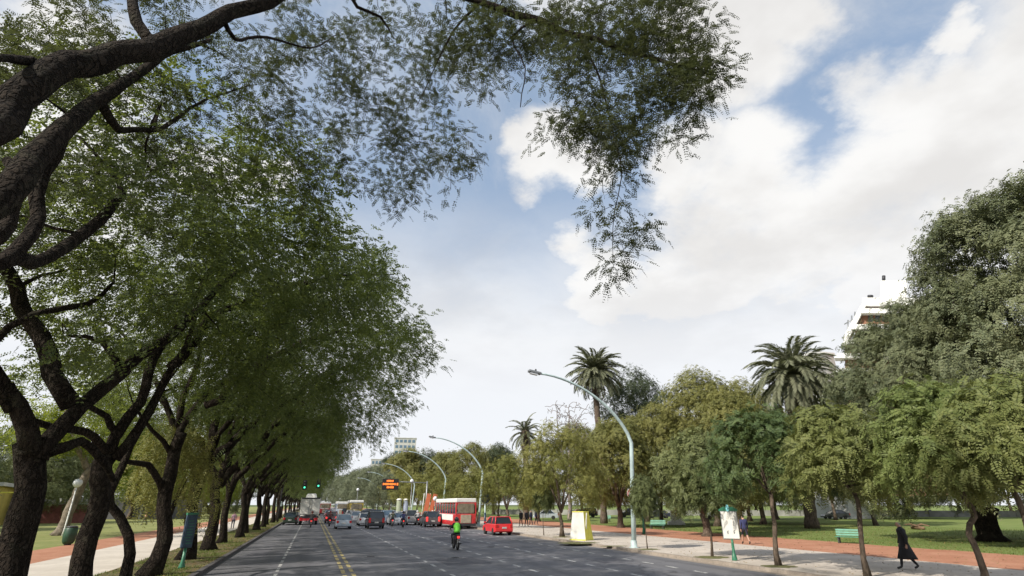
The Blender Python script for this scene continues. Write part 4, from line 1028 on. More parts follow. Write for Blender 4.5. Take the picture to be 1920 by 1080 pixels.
# message board over the far road
q = at(732, 908, Y=100)
vb = thing('message_board', 'dark overhead board with glowing orange lines', 'electronic sign', (18.9, 100.4, PZ))
zz = q.z - PZ; xx = q.x - 18.9
b = MB(); b.tube([(0, 0, 0), (0, 0, zz + .6)], [.16, .13], 10); b.tube([(0, 0, zz + .3), (xx, 0, zz + .5)], [.09, .07], 8); b.build('gantry', MT['steel'], vb)
b = MB(); b.box((xx, -.25, zz), (2.8, .3, 1.8)); b.build('housing', MT['black'], vb, .05)
for k, (w0, xo, h0) in enumerate(((1.4, 0, .32), (2.2, -.2, .34), (1.3, .05, .32))):
    b = MB(); n = int(w0 / .2)
    for j in range(n):
        hh_ = h0 * (1 if (j * 7 + k) % 4 else .7)
        b.box((xx + xo - w0 / 2 + (j + .5) * .2, -.42, zz + .55 - k * .52), (.17, .02, hh_))
    b.build('text_line', MT['orange_led'], vb)
b = MB(); b.box((xx + 1.2, -.42, zz + .03), (.25, .02, .4)); b.build('text_line', MT['orange_led'], vb)

# traffic lights on an arm over the left lanes
q = at(597, 911, Y=92); q2 = at(571, 914, Y=92)
tl = thing('traffic_light', 'traffic light arm over the left lanes showing green', 'traffic light', (-4.5, 92, PZ))
b = MB(); b.tube([(0, 0, 0), (0, 0, 4.5), (.3, 0, 5.8), (1.2, 0, 6.3), (q.x + 4.5, 0, 6.4)], [.12, .1, .09, .08, .06], 10); b.build('pole', MT['darkmetal'], tl)
for qq in (q, q2):
    x_ = qq.x + 4.5; z_ = qq.z - PZ
    b = MB(); b.box((x_, -.05, z_ + .35), (.42, .3, 1.25)); b.box((x_, 0, z_ + .36), (.6, .03, 1.4)); hd = b.build('signal_head', MT['darkmetal'], tl)
    for k, m_ in ((0, 'green_led'), (.38, 'black'), (.76, 'black')):
        b = MB(); b.lathe((x_, -.2, z_ + k), [(.14, 0), (.14, -.03)], 14, axis='Y'); b.build('lamp', MT[m_], hd)

# round sign beyond the red car, back of it facing us
q = G(909, 989, PZ)
rs = thing('road_sign', 'round dark blue-grey sign on a pale post behind the red hatchback', 'road sign', q)
zt = at(913, 934, D=math.hypot(q.x, q.y)).z - PZ
b = MB(); b.tube([(0, 0, 0), (0, 0, zt * .45), (0, 0, zt)], [.11, .1, .09], 10); b.build('post', MT['pole'], rs)
b = MB(); b.tube([(0, 0, 0), (0, 0, zt * .5)], [.13, .12], 10); b.build('post_sleeve', MT['signblue'], rs)
b = MB(); b.lathe((0, -.12, zt), [(.55, 0), (.55, -.04)], 24, axis='Y'); b.build('disc', MT['signblue'], rs)
b = MB(); b.lathe((0, -.17, zt - .05), [(.2, 0), (.2, -.02)], 12, axis='Y'); b.build('emblem', MT['steel'], rs)

# left kerb sign: dark blue panel on a green post
q = G(340, 1066, PZ)
ls = thing('panel_sign', 'dark blue panel sign on a bright green post between the left trunks', 'sign', q, R(42), scale=.8)
b = MB(); b.lathe((0, 0, 0), [(.16, 0), (.15, .1), (.09, .3), (.07, .93)], 12); b.build('post', MT['greenpaint'], ls)
b = MB(); b.box((0, 0, 1.7), (.58, .12, 1.55)); b.build('frame', MT['signblue'], ls, .03)
b = MB(); b.box((0, -.075, 1.7), (.48, .03, 1.4)); b.build('panel', MT['signblue'], ls)
b = MB(); rgm = random.Random(6)
for k in range(9): b.box((rgm.uniform(-.08, .08), -.094, 1.15 + k * .13), (rgm.uniform(.2, .36), .004, .035))
b.build('printed_lines', MT['greenpaint'], ls)
b = MB(); b.box((0, 0, 2.53), (.6, .14, .1)); b.build('crest', MT['greenpaint'], ls)
for i, (px, py) in enumerate(((512, 972), (521, 970))):
    q = G(px, py + 4, PZ)
    t_ = thing('teal_post', 'slim teal post by the far left kerb, %s of the pair' % ('left' if i == 0 else 'right'), 'post', q, group='teal posts by the left kerb')
    b = MB(); b.tube([(0, 0, 0), (0, 0, 3.0)], [.1, .08], 8); b.build('shaft', MT['teal'], t_)
    b = MB(); b.box((0, -.08, 2.5), (.5, .05, .8)); b.build('plate', MT['pole'], t_)
# litter bin left
q = G(126, 1022, PZ)
lb_ = thing('litter_bin', 'dark green barrel-shaped litter bin on the left lawn edge', 'litter bin', q)
b = MB(); b.lathe((0, 0, 0), [(.26, .08), (.34, .25), (.37, .6), (.34, .95), (.30, 1.02)], 16); b.build('barrel', MT['bingreen'], lb_)
b = MB(); b.lathe((0, 0, 1.02), [(.32, 0), (.32, .05), (.2, .1)], 16); b.build('rim', MT['darkmetal'], lb_)
b = MB(); b.lathe((0, 0, 0), [(.2, 0), (.2, .1)], 12); b.build('foot', MT['darkmetal'], lb_)
# log on the right lawn
q = G(1722, 993, PZ)
lg = thing('fallen_log', 'brown heap of fallen wood on the lawn behind the person in black', 'log', q, R(70))
b = MB(); b.tube([(-.9, 0, .16), (0, .05, .22), (.9, 0, .16)], [.14, .22, .16], 10, rough=.15, rng=random.Random(1)); b.build('log', MT['logwood'], lg)
b = MB(); b.tube([(-.3, .1, .3), (.2, .5, .5), (.9, .7, .45)], [.12, .1, .05], 7); b.tube([(.3, .0, .3), (.1, -.5, .5), (-.6, -.8, .35)], [.12, .09, .05], 7); b.build('stub', MT['logwood'], lg)

# orange banners, pale kiosks among the traffic
for i, (px, py, lean) in enumerate(((790, 962, .35), (802, 962, .5))):
    q = at(px, 965, Y=92); 
    o_ = thing('feather_banner', ('tall leaning orange banner, left of the pair behind the cars', 'tall leaning orange banner, right of the pair behind the cars')[i], 'banner', (q.x, 92 + i * .8, 0), group='orange banners beyond the cars')
    b = MB(); b.tube([(0, 0, 0), (lean * .8, 0, 4.2)], .05, 6); b.build('pole', MT['white'], o_)
    b = MB(); b.prism([(.15, -.02, .9), (.95, -.02, .9), (1.1 + lean, -.02, 4.0), (.45 + lean, -.02, 4.2)], (0, .08, 0)); b.build('cloth', MT['orange'], o_)
for i, (px, m_, lb) in enumerate(((747, 'palegreen', 'pale green poster column beyond the traffic'), (760, 'bluecloth', 'pale blue poster column beyond the traffic'))):
    q = at(px, 960, Y=118); h_ = 4.1
    o_ = thing('poster_column', lb, 'poster column', (q.x, 118, 0), group='poster columns beyond the traffic')
    b = MB(); b.lathe((0, 0, 0), [(.6, 0), (.6, .3), (.5, .35), (.5, h_ - .8)], 14); b.build('drum', MT[m_], o_)
    b = MB(); b.lathe((0, 0, h_ - .8), [(.56, 0), (.56, .12), (.4, .3), (.1, .36)], 14); b.build('dome', MT['offwhite'], o_)

# ------------------------------------------------------------------ vehicles
CARP = {}
def paint(rgb):
    k = tuple(rgb)
    if k not in CARP: CARP[k] = mat('car_paint', rgb, 0.28, coat=.6, var=.04, vscale=1.5)
    return CARP[k]
PROF = {  # lower body outline (y from rear to front, z), roof outline y0w,y0r,y1r,y1w (rear waist, rear roof, front roof, front waist), waist z, roof z
    'hatch': dict(L=3.9, W=1.68, low=[(-1.95, .38), (-1.97, .62), (-1.90, .93), (1.0, .90), (1.80, .72), (1.93, .48), (1.90, .28)], gh=(-1.88, -1.62, .15, .95), wz=.92, rz=1.46, wr=.29, wy=(-1.25, 1.25)),
    'sedan': dict(L=4.4, W=1.74, low=[(-2.2, .38), (-2.22, .66), (-2.1, .96), (1.1, .92), (2.0, .74), (2.18, .5), (2.15, .28)], gh=(-1.65, -1.05, .25, 1.05), wz=.95, rz=1.45, wr=.30, wy=(-1.35, 1.35)),
    'suv': dict(L=4.2, W=1.80, low=[(-2.1, .42), (-2.12, .7), (-2.07, 1.06), (1.0, 1.04), (1.9, .9), (2.08, .6), (2.05, .34)], gh=(-2.04, -1.86, .3, 1.0), wz=1.05, rz=1.70, wr=.34, wy=(-1.3, 1.3)),
    'pickup': dict(L=5.1, W=1.84, low=[(-2.55, .45), (-2.56, .75), (-2.52, 1.10), (1.3, 1.08), (2.3, .98), (2.5, .65), (2.46, .36)], gh=(-.75, -.5, .7, 1.4), wz=1.09, rz=1.76, wr=.36, wy=(-1.6, 1.6))}
wheel_cache = {}
def wheels(root, xs, ys, r, w=.2):
    key = (r, w)
    if key not in wheel_cache:
        t = MB(); t.lathe((0, 0, 0), [(r * .66, -w / 2), (r * .96, -w / 2), (r, -w * .3), (r, w * .3), (r * .96, w / 2), (r * .66, w / 2)], 20, axis='X')
        q = MB(); q.lathe((0, 0, 0), [(r * .64, -w * .42), (r * .5, -w * .3), (.06, -w * .36), (.06, w * .36), (r * .5, w * .3), (r * .64, w * .42)], 14, axis='X')
        wheel_cache[key] = (t.mesh('tyre', MT['rubber']), q.mesh('rim', MT['rim']))
    for x in xs:
        for y in ys:
            wo_ = obj('wheel', wheel_cache[key][0], root, (x, y, r)); obj('rim', wheel_cache[key][1], wo_)
def car(kind, label, loc, rgb, rz=0.0, lit=False, group='cars in the traffic ahead', name=None, glass='glass'):
    P = PROF[kind]; W = P['W']; hw = W / 2; root = thing(name or 'car', label, 'pickup' if kind == 'pickup' else 'car', loc, rz, group=group)
    pm = paint(rgb)
    low = P['low']
    # outline with wheel arches, front to rear along the bottom
    out = list(low); bz = .22; wr = P['wr'] + .05
    bot = []
    for wy in sorted(P['wy'], reverse=True):
        for a in np.linspace(0, math.pi, 9): bot.append((wy + wr * math.cos(a), max(bz, .1 + P['wr'] * .62 + wr * math.sin(a) * .95)))
    out = out + bot + [(low[0][0] + .08, bz + .04)]
    b = MB(); n = len(out)
    secs = ((-hw, .93), (-hw + .07, 1.0), (hw - .07, 1.0), (hw, .93))
    vs = []
    for x, s in secs:
        for (y, z) in out: vs.append((x, y * (1 - (1 - s) * .35), z if z < .5 else .5 + (z - .5) * (1 - (1 - s) * .6)))
    fs = [tuple(range(n)), tuple(range(3 * n + n - 1, 3 * n - 1, -1))]
    for k in range(3):
        for i in range(n): fs.append((k * n + i, k * n + (i + 1) % n, (k + 1) * n + (i + 1) % n, (k + 1) * n + i))
    b.add(vs, fs); b.build('body', pm, root, .03)
    y0w, y0r, y1r, y1w = P['gh']; wz, rz_ = P['wz'], P['rz']; tw = hw * .93; rw_ = hw * .76
    b = MB(); b.add([(-tw, y0w, wz), (tw, y0w, wz), (tw, y1w, wz), (-tw, y1w, wz), (-rw_, y0r, rz_), (rw_, y0r, rz_), (rw_, y1r, rz_), (-rw_, y1r, rz_)],
                    [(3, 2, 1, 0), (4, 5, 6, 7), (0, 1, 5, 4), (1, 2, 6, 5), (2, 3, 7, 6), (3, 0, 4, 7)]); b.build('window_glass', MT[glass], root)
    b = MB(); b.box((0, (y0r + y1r) / 2, rz_ + .02), (rw_ * 2 + .05, y1r - y0r + .08, .06)); b.build('roof', pm, root, .03)
    b = MB()
    for s in (-1, 1):
        for (ya, yb_) in ((y0w, y0r), (y1w, y1r)): b.tube([(s * tw, ya, wz), (s * (rw_ + .01), yb_, rz_)], .05, 6)
        ym = (y0r + y1r) / 2; b.tube([(s * (tw + .01), ym, wz), (s * (rw_ + .012), ym, rz_)], .04, 6)
    b.build('pillar', pm, root)
    yr = low[0][0] - .02
    b = MB(); b.box((0, yr, .46), (W * .94, .14, .26)); b.build('bumper', pm if kind != 'pickup' else MT['steel'], root, .03)
    b = MB(); b.box((0, yr - .08, .62 if kind != 'suv' else .66), (.42, .02, .14)); b.build('number_plate', MT['plate'], root)
    lz = wz - .18
    for s in (-1, 1):
        b = MB(); b.box((s * (hw - .16), yr + .02, lz), (.24, .12, .26 if kind != 'suv' else .5)); b.build('tail_light', MT['brakelight' if lit else 'taillight'], root, .02)
        b = MB(); b.box((s * (hw + .09), y1w - .15, wz + .08), (.18, .1, .13)); b.build('wing_mirror', pm, root, .02)
        b = MB(); b.box((s * (hw - .3), -low[0][0] - .12, .62), (.34, .1, .16)); b.build('headlight', MT['globe'], root, .02)
    b = MB(); b.tube([(-hw * .25, y0w - .03, wz + .02), (0, y0w + .02, wz + .09)], .015, 5); b.build('rear_wiper', MT['black'], root)
    if kind == 'pickup':
        b = MB(); b.box((0, -1.6, 1.105), (W * .84, 1.75, .02)); b.build('load_bed', MT['darkmetal'], root)
    wheels(root, (-hw + .1, hw - .1), P['wy'], P['wr'])
    return root
def rear(px, Y): 
    q = at(px, 960, Y=Y); return q.x
SILV = (.36, .40, .44); WHT = (.72, .73, .74); BLK = (.02, .022, .028); REDC = (.62, .025, .03)
car('hatch', 'silver-blue hatchback just right of the yellow line', (3.55, 68.0, 0), (.38, .45, .52), glass='glass_blue')
car('suv', 'black boxy hatchback leading the middle lane queue', (7.0, 68.0, 0), BLK)
car('sedan', 'white car left of the black boxy hatchback', (6.7, 77.5, 0), WHT)
car('suv', 'dark car two ahead in the middle lane', (7.6, 86, 0), (.06, .06, .07))
car('hatch', 'white hatchback third ahead in the middle lane', (6.6, 93, 0), WHT, glass='glass_blue')
car('hatch', 'white car with blue rear window beside the riders', (10.6, 78.0, 0), WHT, glass='glass_blue')
car('suv', 'pale blue car ahead of the white one with the blue window', (10.6, 86.5, 0), (.42, .52, .62), glass='glass_blue')
car('pickup', 'silver pickup left of the black estate near the bus', (12.9, 78.5, 0), (.38, .37, .36))
car('suv', 'dark grey estate car directly left of the red and white bus', (14.0, 71.3, 0), (.09, .085, .09), lit=True)
car('hatch', 'bright red hatchback driving nearest to the right kerb', (16.1, 50.4, 0), REDC)
car('sedan', 'dark green car parked at the left kerb beneath the trees', (-2.5, 84, 0), (.03, .05, .035))
car('sedan', 'grey car beyond the dark one at the left kerb', (-2.5, 92, 0), (.2, .2, .22))
car('hatch', 'red car ahead of the truck with its lights lit', (.2, 99, 0), REDC, lit=True)
car('hatch', 'dark red car left of the silver-blue hatchback', (2.9, 90, 0), (.22, .03, .035), lit=True)
for i, (x, y, c, w) in enumerate(((3.6, 104, WHT, 'white'), (7.2, 104, SILV, 'silver'), (10.2, 99, BLK, 'black'), (3.4, 118, SILV, 'silver'), (7.2, 116, WHT, 'white'), (10.3, 112, (.15, .2, .3), 'blue'),
                              (13.4, 92, WHT, 'white'), (13.4, 104, SILV, 'silver'), (.2, 128, REDC, 'red'), (.2, 142, WHT, 'white'), (3.6, 135, BLK, 'black'), (7.2, 132, BLK, 'dark'), (10.3, 130, WHT, 'white'), (13.3, 120, BLK, 'black'))):
    car(('sedan', 'hatch', 'suv')[i % 3], '%s %s far ahead in the queue, %s, between %s' % (w, ('saloon', 'hatchback', 'estate car')[i % 3], 'nearer' if y < 114 else 'farther', {3: 'the yellow line and first dashes', 7: 'the first and second dashes', 1: 'the outer dashes', 0: 'the left kerb and yellow line'}[int(x) if x < 9 else 1]), (x, y, 0), c, group='cars far ahead in the traffic')
# cars beyond the park, side on
for i, (px, D, c, w) in enumerate(((1022, 100, SILV, 'silver sedan side-on beyond the group of pedestrians'), (1098, 118, BLK, 'black car beyond the lawn, left of the tall lamp post'), (1232, 112, (.03, .035, .06), 'dark blue car beyond the lawn, right of the lamp post'),
                                   (1180, 120, (.04, .04, .045), 'dark parked car behind the tall lamp post'), (1085, 122, (.2, .02, .02), 'dark red parked car beyond the lawn'), (1338, 106, (.6, .6, .6), 'white parked car behind the white panel sign'), (1560, 118, BLK, 'black parked car beyond the lawn behind the young trees'))):
    p = on(px, D); car(('sedan', 'suv')[i % 2], w, p, c, R(68), group='parked cars beyond the lawn')

# bus
def bus(label, loc, main, white_side=True, L=11, W=2.5, H=3.1, group='buses', lit=False, name='bus'):
    root = thing(name, label, 'bus', loc, group=group); pm = paint(main); hw = W / 2
    b = MB(); b.box((0, L / 2, .95), (W, L, 1.2)); b.build('body', pm, root, .06)
    b = MB(); b.box((0, L / 2, H - .22), (W, L, .44)); b.build('roof', MT['white'], root, .08)
    for s in (-1, 1):
        for k in range(9):
            b = MB(); b.box((s * (hw - .06), .15 + k * (L - .3) / 8, 2.1), (.1, .16 if k not in (0, 8) else .34, 1.25)); b.build('pillar', pm, root)
    b = MB(); b.box((0, .06, 2.55), (W - .1, .1, .3)); b.build('destination_panel', pm, root)
    for s in (-1, 1):
        for k in range(8):
            b = MB(); b.box((s * (hw - .05), .15 + (k + .5) * (L - .3) / 8, 2.05), (.04, (L - .3) / 8 - .17, .98)); b.build('side_window', MT['glass'], root)
    if white_side:
        for s in (-1, 1):
            b = MB(); b.box((s * (hw + .01), L / 2 + .5, 1.15), (.03, L - 1.6, .62)); b.build('side_panel', MT['white'], root)
    b = MB(); b.box((0, .02, 2.12), (W * .80, .06, 1.0)); b.build('rear_window', MT['palmdeadglass'], root, .02)
    b = MB(); b.box((0, -.03, 1.02), (W * .50, .06, .85)); b.build('engine_cover', MT['offwhite_b'], root, .02)
    b = MB(); b.box((0, -.04, .42), (W * .98, .16, .24)); b.build('bumper', MT['darkmetal'], root, .02)
    for s in (-1, 1):
        b = MB(); b.box((s * (hw - .22), -.03, .85), (.22, .06, .42)); b.build('tail_light', MT['brakelight' if lit else 'taillight'], root)
        b = MB(); b.box((s * (hw + .22), L - .1, 2.1), (.12, .08, .4)); b.build('mirror', MT['black'], root)
    wheels(root, (-hw + .17, hw - .17), (2.6, L - 2.4), .48, .28)
    return root
MT['palmdeadglass'] = mat('brown_poster_glass', (.20, .17, .12), .25, var=.3, vscale=2)
MT['offwhite_b'] = mat('beige_cover', (.38, .32, .24), .5, var=.2)
bus('red and white city bus at the right kerb', (16.3, 62.5, 0), (.55, .03, .035), H=3.15, W=2.35)
bus('yellow bus far ahead before the pale trees', (rear(668, 118), 118, 0), (.50, .36, .04), False, H=3.3)
bus('red bus far ahead in the left lane', (rear(609, 150), 150, 0), (.40, .05, .05), False)
bus('pale blue bus far ahead just right of the yellow line', (rear(641, 132), 132, 0), (.45, .52, .62), False)
# truck
tr = thing('truck', 'white box truck with red rear frame in the left lane', 'truck', (-.2, 81, 0))
b = MB(); b.box((0, 3.2, 2.3), (2.5, 6.2, 2.1)); b.build('cargo_box', MT['offwhite'], tr, .05)
b = MB(); b.box((0, .07, 3.28), (2.3, .08, .16)); b.build('roof_trim', MT['darkmetal'], tr)
for s in (-1, 1):
    b = MB(); b.box((s * .6, .06, 2.25), (1.12, .06, 1.8)); dd = b.build('rear_door', MT['offwhite'], tr, .02)
    b = MB(); b.tube([(s * .15, .01, 1.4), (s * .15, .01, 3.1)], .025, 6); b.build('lock_bar', MT['steel'], dd)
b = MB(); b.box((0, 3.5, 1.05), (.9, 6.8, .3)); b.box((0, .1, .95), (2.4, .2, .3)); b.build('chassis', MT['darkmetal'], tr)
b = MB(); b.box((0, .0, .68), (2.3, .12, .26)); b.build('rear_frame', MT['red'], tr)
for s in (-1, 1):
    b = MB(); b.box((s * .95, -.06, .8), (.26, .08, .18)); b.build('tail_light', MT['taillight'], tr)
b = MB(); b.box((0, 7.4, 1.7), (2.3, 1.8, 2.2)); b.build('cab', MT['white'], tr, .1)
b = MB(); b.box((0, 6.7, 3.55), (1.7, 1.0, .8), taper=.7); b.build('air_deflector', MT['white'], tr, .06)
wheels(tr, (-1.0, 1.0), (1.5, 6.9), .46, .3)

# motorbikes
def motorbike(label, loc, rz=0.0, rgb=(.25, .02, .02), group='motorbikes in the traffic'):
    root = thing('motorbike', label, 'motorbike', loc, rz, group=group)
    t = MB(); r, w = .31, .11
    t.lathe((0, 0, 0), [(r * .72, -w * .4), (r * .93, -w / 2), (r, 0), (r * .93, w / 2), (r * .72, w * .4)], 22, axis='X'); tm = t.mesh('tyre', MT['rubber'])
    q = MB(); q.lathe((0, 0, 0), [(r * .7, -.03), (.05, -.06), (.05, .06), (r * .7, .03)], 12, axis='X'); rm = q.mesh('rim', MT['rim'])
    for y in (-.62, .66):
        a = obj('wheel', tm, root, (0, y, r)); obj('rim', rm, a)
    b = MB(); b.box((0, -.02, .62), (.2, .85, .2)); b.box((0, .12, .42), (.3, .4, .3)); b.tube([(0, -.62, .31), (0, -.2, .5), (0, .1, .45)], .04, 6); b.build('frame', MT['darkmetal'], root, .03)
    b = MB(); b.tube([(0, .02, .80), (0, .2, .88), (0, .42, .84)], [.11, .16, .09], 10); b.build('tank', paint(rgb), root)
    b = MB(); b.box((0, -.33, .80), (.24, .72, .1)); b.build('seat', MT['black'], root, .04)
    b = MB(); b.tube([(-.08, .66, .31), (-.08, .42, .95)], .025, 6); b.tube([(.08, .66, .31), (.08, .42, .95)], .025, 6); b.build('fork', MT['steel'], root)
    b = MB(); b.tube([(-.36, .22, 1.06), (-.15, .38, 1.0), (.15, .38, 1.0), (.36, .22, 1.06)], .018, 6); b.build('handlebar', MT['steel'], root)
    b = MB(); b.box((0, -.76, .70), (.15, .1, .13)); b.build('tail_light', MT['brakelight'], root, .02)
    b = MB(); b.box((0, -.86, .5), (.17, .02, .2), Matrix.Rotation(R(-15), 3, 'X')); b.build('number_plate', MT['plate'], root)
    b = MB(); b.tube([(.15, .1, .3), (.17, -.3, .3), (.18, -.75, .38)], [.03, .045, .05], 8); b.build('exhaust', MT['steel'], root)
    b = MB(); b.prism([(-.08, -.95, .52), (-.08, -.7, .68), (-.08, -.4, .70), (-.08, -.75, .60)], (.16, 0, 0)); b.build('mudguard', MT['black'], root)
    for s in (-1, 1):
        b = MB(); b.tube([(s * .25, .28, 1.04), (s * .33, .3, 1.22)], .01, 5); b.box((s * .36, .28, 1.25), (.14, .03, .08)); b.build('mirror', MT['black'], root)
    return root

# ------------------------------------------------------------------ people
def skinned(name, joints, edges, mats, matfn, parent=None, sub=1):
    """one continuous body: joints {name:(x,y,z,r)}; root first"""
    names = list(joints); me = bpy.data.meshes.new(name)
    me.from_pydata([joints[k][:3] for k in names], [(names.index(a), names.index(c)) for a, c in edges], [])
    o = bpy.data.objects.new(name, me); col.objects.link(o)
    s = o.modifiers.new('skin', 'SKIN'); s.use_smooth_shade = True
    for i, k in enumerate(names):
        r = joints[k][3]; v = me.skin_vertices[0].data[i]; v.radius = (r, r) if not hasattr(r, '__len__') else r; v.use_root = (i == 0)
    ss = o.modifiers.new('sub', 'SUBSURF'); ss.levels = sub; ss.render_levels = sub
    dg = bpy.context.evaluated_depsgraph_get(); dg.update()
    m2 = bpy.data.meshes.new_from_object(o.evaluated_get(dg)); bpy.data.objects.remove(o)
    m2.name = name; m2.materials.clear()
    for m in mats: m2.materials.append(m)
    for p in m2.polygons: p.material_index = matfn(p.center); p.use_smooth = True
    o = bpy.data.objects.new(name, m2); col.objects.link(o)
    if parent is not None: o.parent = parent
    return o
def V(*a): return np.array(a, float)
def person(label, loc, rz, top, bottom, pose='walk', shoes=(.03, .03, .03), hair='hair', h=1.74, shorts=False, group=None, stride=.32, helmet=None, coat=None, vest=None):
    """faces +Y; figure 1.74 m tall, scaled to h"""
    root = thing('person', label, 'person', loc, rz, group=group, scale=h / 1.74)
    mt = mat('clothing_top', top, .85, var=.12, vscale=6); mb_ = mat('clothing_bottom', bottom, .85, var=.12, vscale=6); ms = mat('shoe', shoes, .6)
    J = {}; E = []
    if pose == 'ride':
        pel = V(0, -.25, .92); ch = V(0, -.10, 1.36); neck = V(0, -.03, 1.47); hd = V(0, .04, 1.60)
        hips = [V(s * .10, -.22, .92) for s in (-1, 1)]; kn = [V(s * .24, .22, .80) for s in (-1, 1)]; an = [V(s * .22, .02, .36) for s in (-1, 1)]; to = [V(s * .23, .20, .32) for s in (-1, 1)]
        sh = [V(s * .20, -.08, 1.40) for s in (-1, 1)]; el = [V(s * .36, .05, 1.16) for s in (-1, 1)]; wr = [V(s * .34, .24, 1.09) for s in (-1, 1)]; hdv = V(0, 1, -.1)
    else:
        st = stride if pose == 'walk' else .03
        pel = V(0, 0, .93); ch = V(0, .01, 1.34); neck = V(0, .02, 1.47); hd = V(0, .05, 1.61)
        hips = [V(-.09, 0, .90), V(.09, 0, .90)]; kn = [V(-.10, st * .75, .50), V(.10, -st * .35 + .04, .48)]; an = [V(-.09, st * 1.0, .09), V(.09, -st * 1.15, .13)]
        to = [an[0] + V(-.01, .17, -.05), an[1] + V(.01, .14, -.09)]
        sh = [V(-.19, 0, 1.40), V(.19, 0, 1.40)]; el = [V(-.24, -st * .25, 1.12), V(.24, st * .15, 1.12)]; wr = [V(-.24, -st * .22 + .04, .87), V(.24, st * .45, .88)]; hdv = V(0, .12, -1)
    J['pelvis'] = (*pel, .135); J['belly'] = (*((pel + ch) / 2), .125); J['chest'] = (*ch, .150); J['neck'] = (*neck, .058); J['jaw'] = (*(hd + V(0, .0, -.055)), .075); J['head'] = (*(hd + V(0, -.01, .05)), .098); J['nose'] = (*(hd + V(0, .085, -.01)), .018)
    E += [('pelvis', 'belly'), ('belly', 'chest'), ('chest', 'neck'), ('neck', 'jaw'), ('jaw', 'head'), ('jaw', 'nose')]
    for i, s in enumerate('lr'):
        J['hip' + s] = (*hips[i], .105); J['knee' + s] = (*kn[i], .062); J['ank' + s] = (*an[i], .045); J['toe' + s] = (*to[i], .038)
        J['sh' + s] = (*sh[i], .070); J['el' + s] = (*el[i], .046); J['wr' + s] = (*wr[i], .031); hv = hdv / np.linalg.norm(hdv)
        J['palm' + s] = (*(wr[i] + hv * .07), .034)
        E += [('pelvis', 'hip' + s), ('hip' + s, 'knee' + s), ('knee' + s, 'ank' + s), ('ank' + s, 'toe' + s), ('chest', 'sh' + s), ('sh' + s, 'el' + s), ('el' + s, 'wr' + s), ('wr' + s, 'palm' + s)]
        sx = -1 if s == 'l' else 1; sidev = V(0, 1, 0) if pose != 'ride' else V(1, 0, 0)
        for f in range(4):
            J['f%d%s' % (f, s)] = (*(wr[i] + hv * (.155 - abs(f - 1.3) * .012) + sidev * (f - 1.5) * .02), .009)
            E.append(('palm' + s, 'f%d%s' % (f, s)))
        J['th' + s] = (*(wr[i] + hv * .09 + sidev * .055), .010); E.append(('palm' + s, 'th' + s))
    hc = V(*J['head'][:3]); nz = neck[2]
    wl_ = wr[0]; wr_ = wr[1]
    def fn(c):
        c = V(*c)
        if c[2] > nz + .0:
            d = c - hc
            return 3 if (d[2] > .045 or (d[1] < -.02 and d[2] > -.08)) else 2
        for i in (0, 1):
            if np.linalg.norm(c - wr[i]) < .05 or np.linalg.norm(c - (wr[i] + hdv / np.linalg.norm(hdv) * .1)) < .1: return 2
        for i in (0, 1):
            if np.linalg.norm(c - to[i]) < .12 or np.linalg.norm(c - an[i]) < .09: return 4
        legs = c[2] < pel[2] + .02 if pose != 'ride' else (c[2] < 1.0 and abs(c[0]) < .33 and np.linalg.norm(c - wr[0]) > .2 and np.linalg.norm(c - wr[1]) > .2)
        if legs: return 2 if (shorts and c[2] < .56) else 1
        return 0
    skinned('body', J, E, [mt, mb_, MT['skin'], MT[hair], ms], fn, root)
    for s in (-1, 1):
        b = MB(); b.lathe((s * .033, hd[1] + .085, hd[2] + .02), [(.009, -.004), (.009, .004)], 8, axis='Y'); b.build('eye', MT['black'], root)
    b = MB(); b.box((0, hd[1] + .078, hd[2] - .06), (.045, .012, .008)); b.build('mouth', MT['red'], root)
    if helmet:
        prof = [(max(.01, .145 * math.sin(math.pi * i / 10)), -.15 * math.cos(math.pi * i / 10)) for i in range(2, 11)]
        b = MB(); b.lathe((0, hd[1] - .01, hd[2] + .05), prof, 16); b.build('helmet', mat('helmet', helmet, .25), root)
    if vest:
        b = MB(); prof = [(.17, 0), (.175, .12), (.185, .3), (.19, .42), (.13, .5), (.08, .53)]
        b.lathe((0, 0, 0), prof, 16)
        b.v = [(x * 1.1, y * .82 + pel[1] + (ch[1] - pel[1]) * z / .45, z + pel[2] + .02) for x, y, z in b.v]
        b.build('safety_vest', mat('safety_vest', vest, .7), root)
    if coat:
        b = MB(); prof = [(.26, 0), (.24, .25), (.205, .55), (.19, .68), (.215, .95), (.22, 1.02), (.12, 1.10), (.075, 1.14)]
        b.lathe((0, 0, 0), prof, 20)
        b.v = [(x * .86, y * (.72 if z > .5 else .78 + .55 * (1 - z / .5)), z + .36) for x, y, z in b.v]
        cm = mat('long_coat', coat, .9, var=.2, vscale=8); cc = b.build('coat', cm, root)
        b = MB()
        for i in (0, 1): b.tube([tuple(sh[i]), tuple(el[i]), tuple(wr[i] + V(0, 0, .01))], [.085, .066, .052], 10)
        b.build('sleeves', cm, root)
    return root
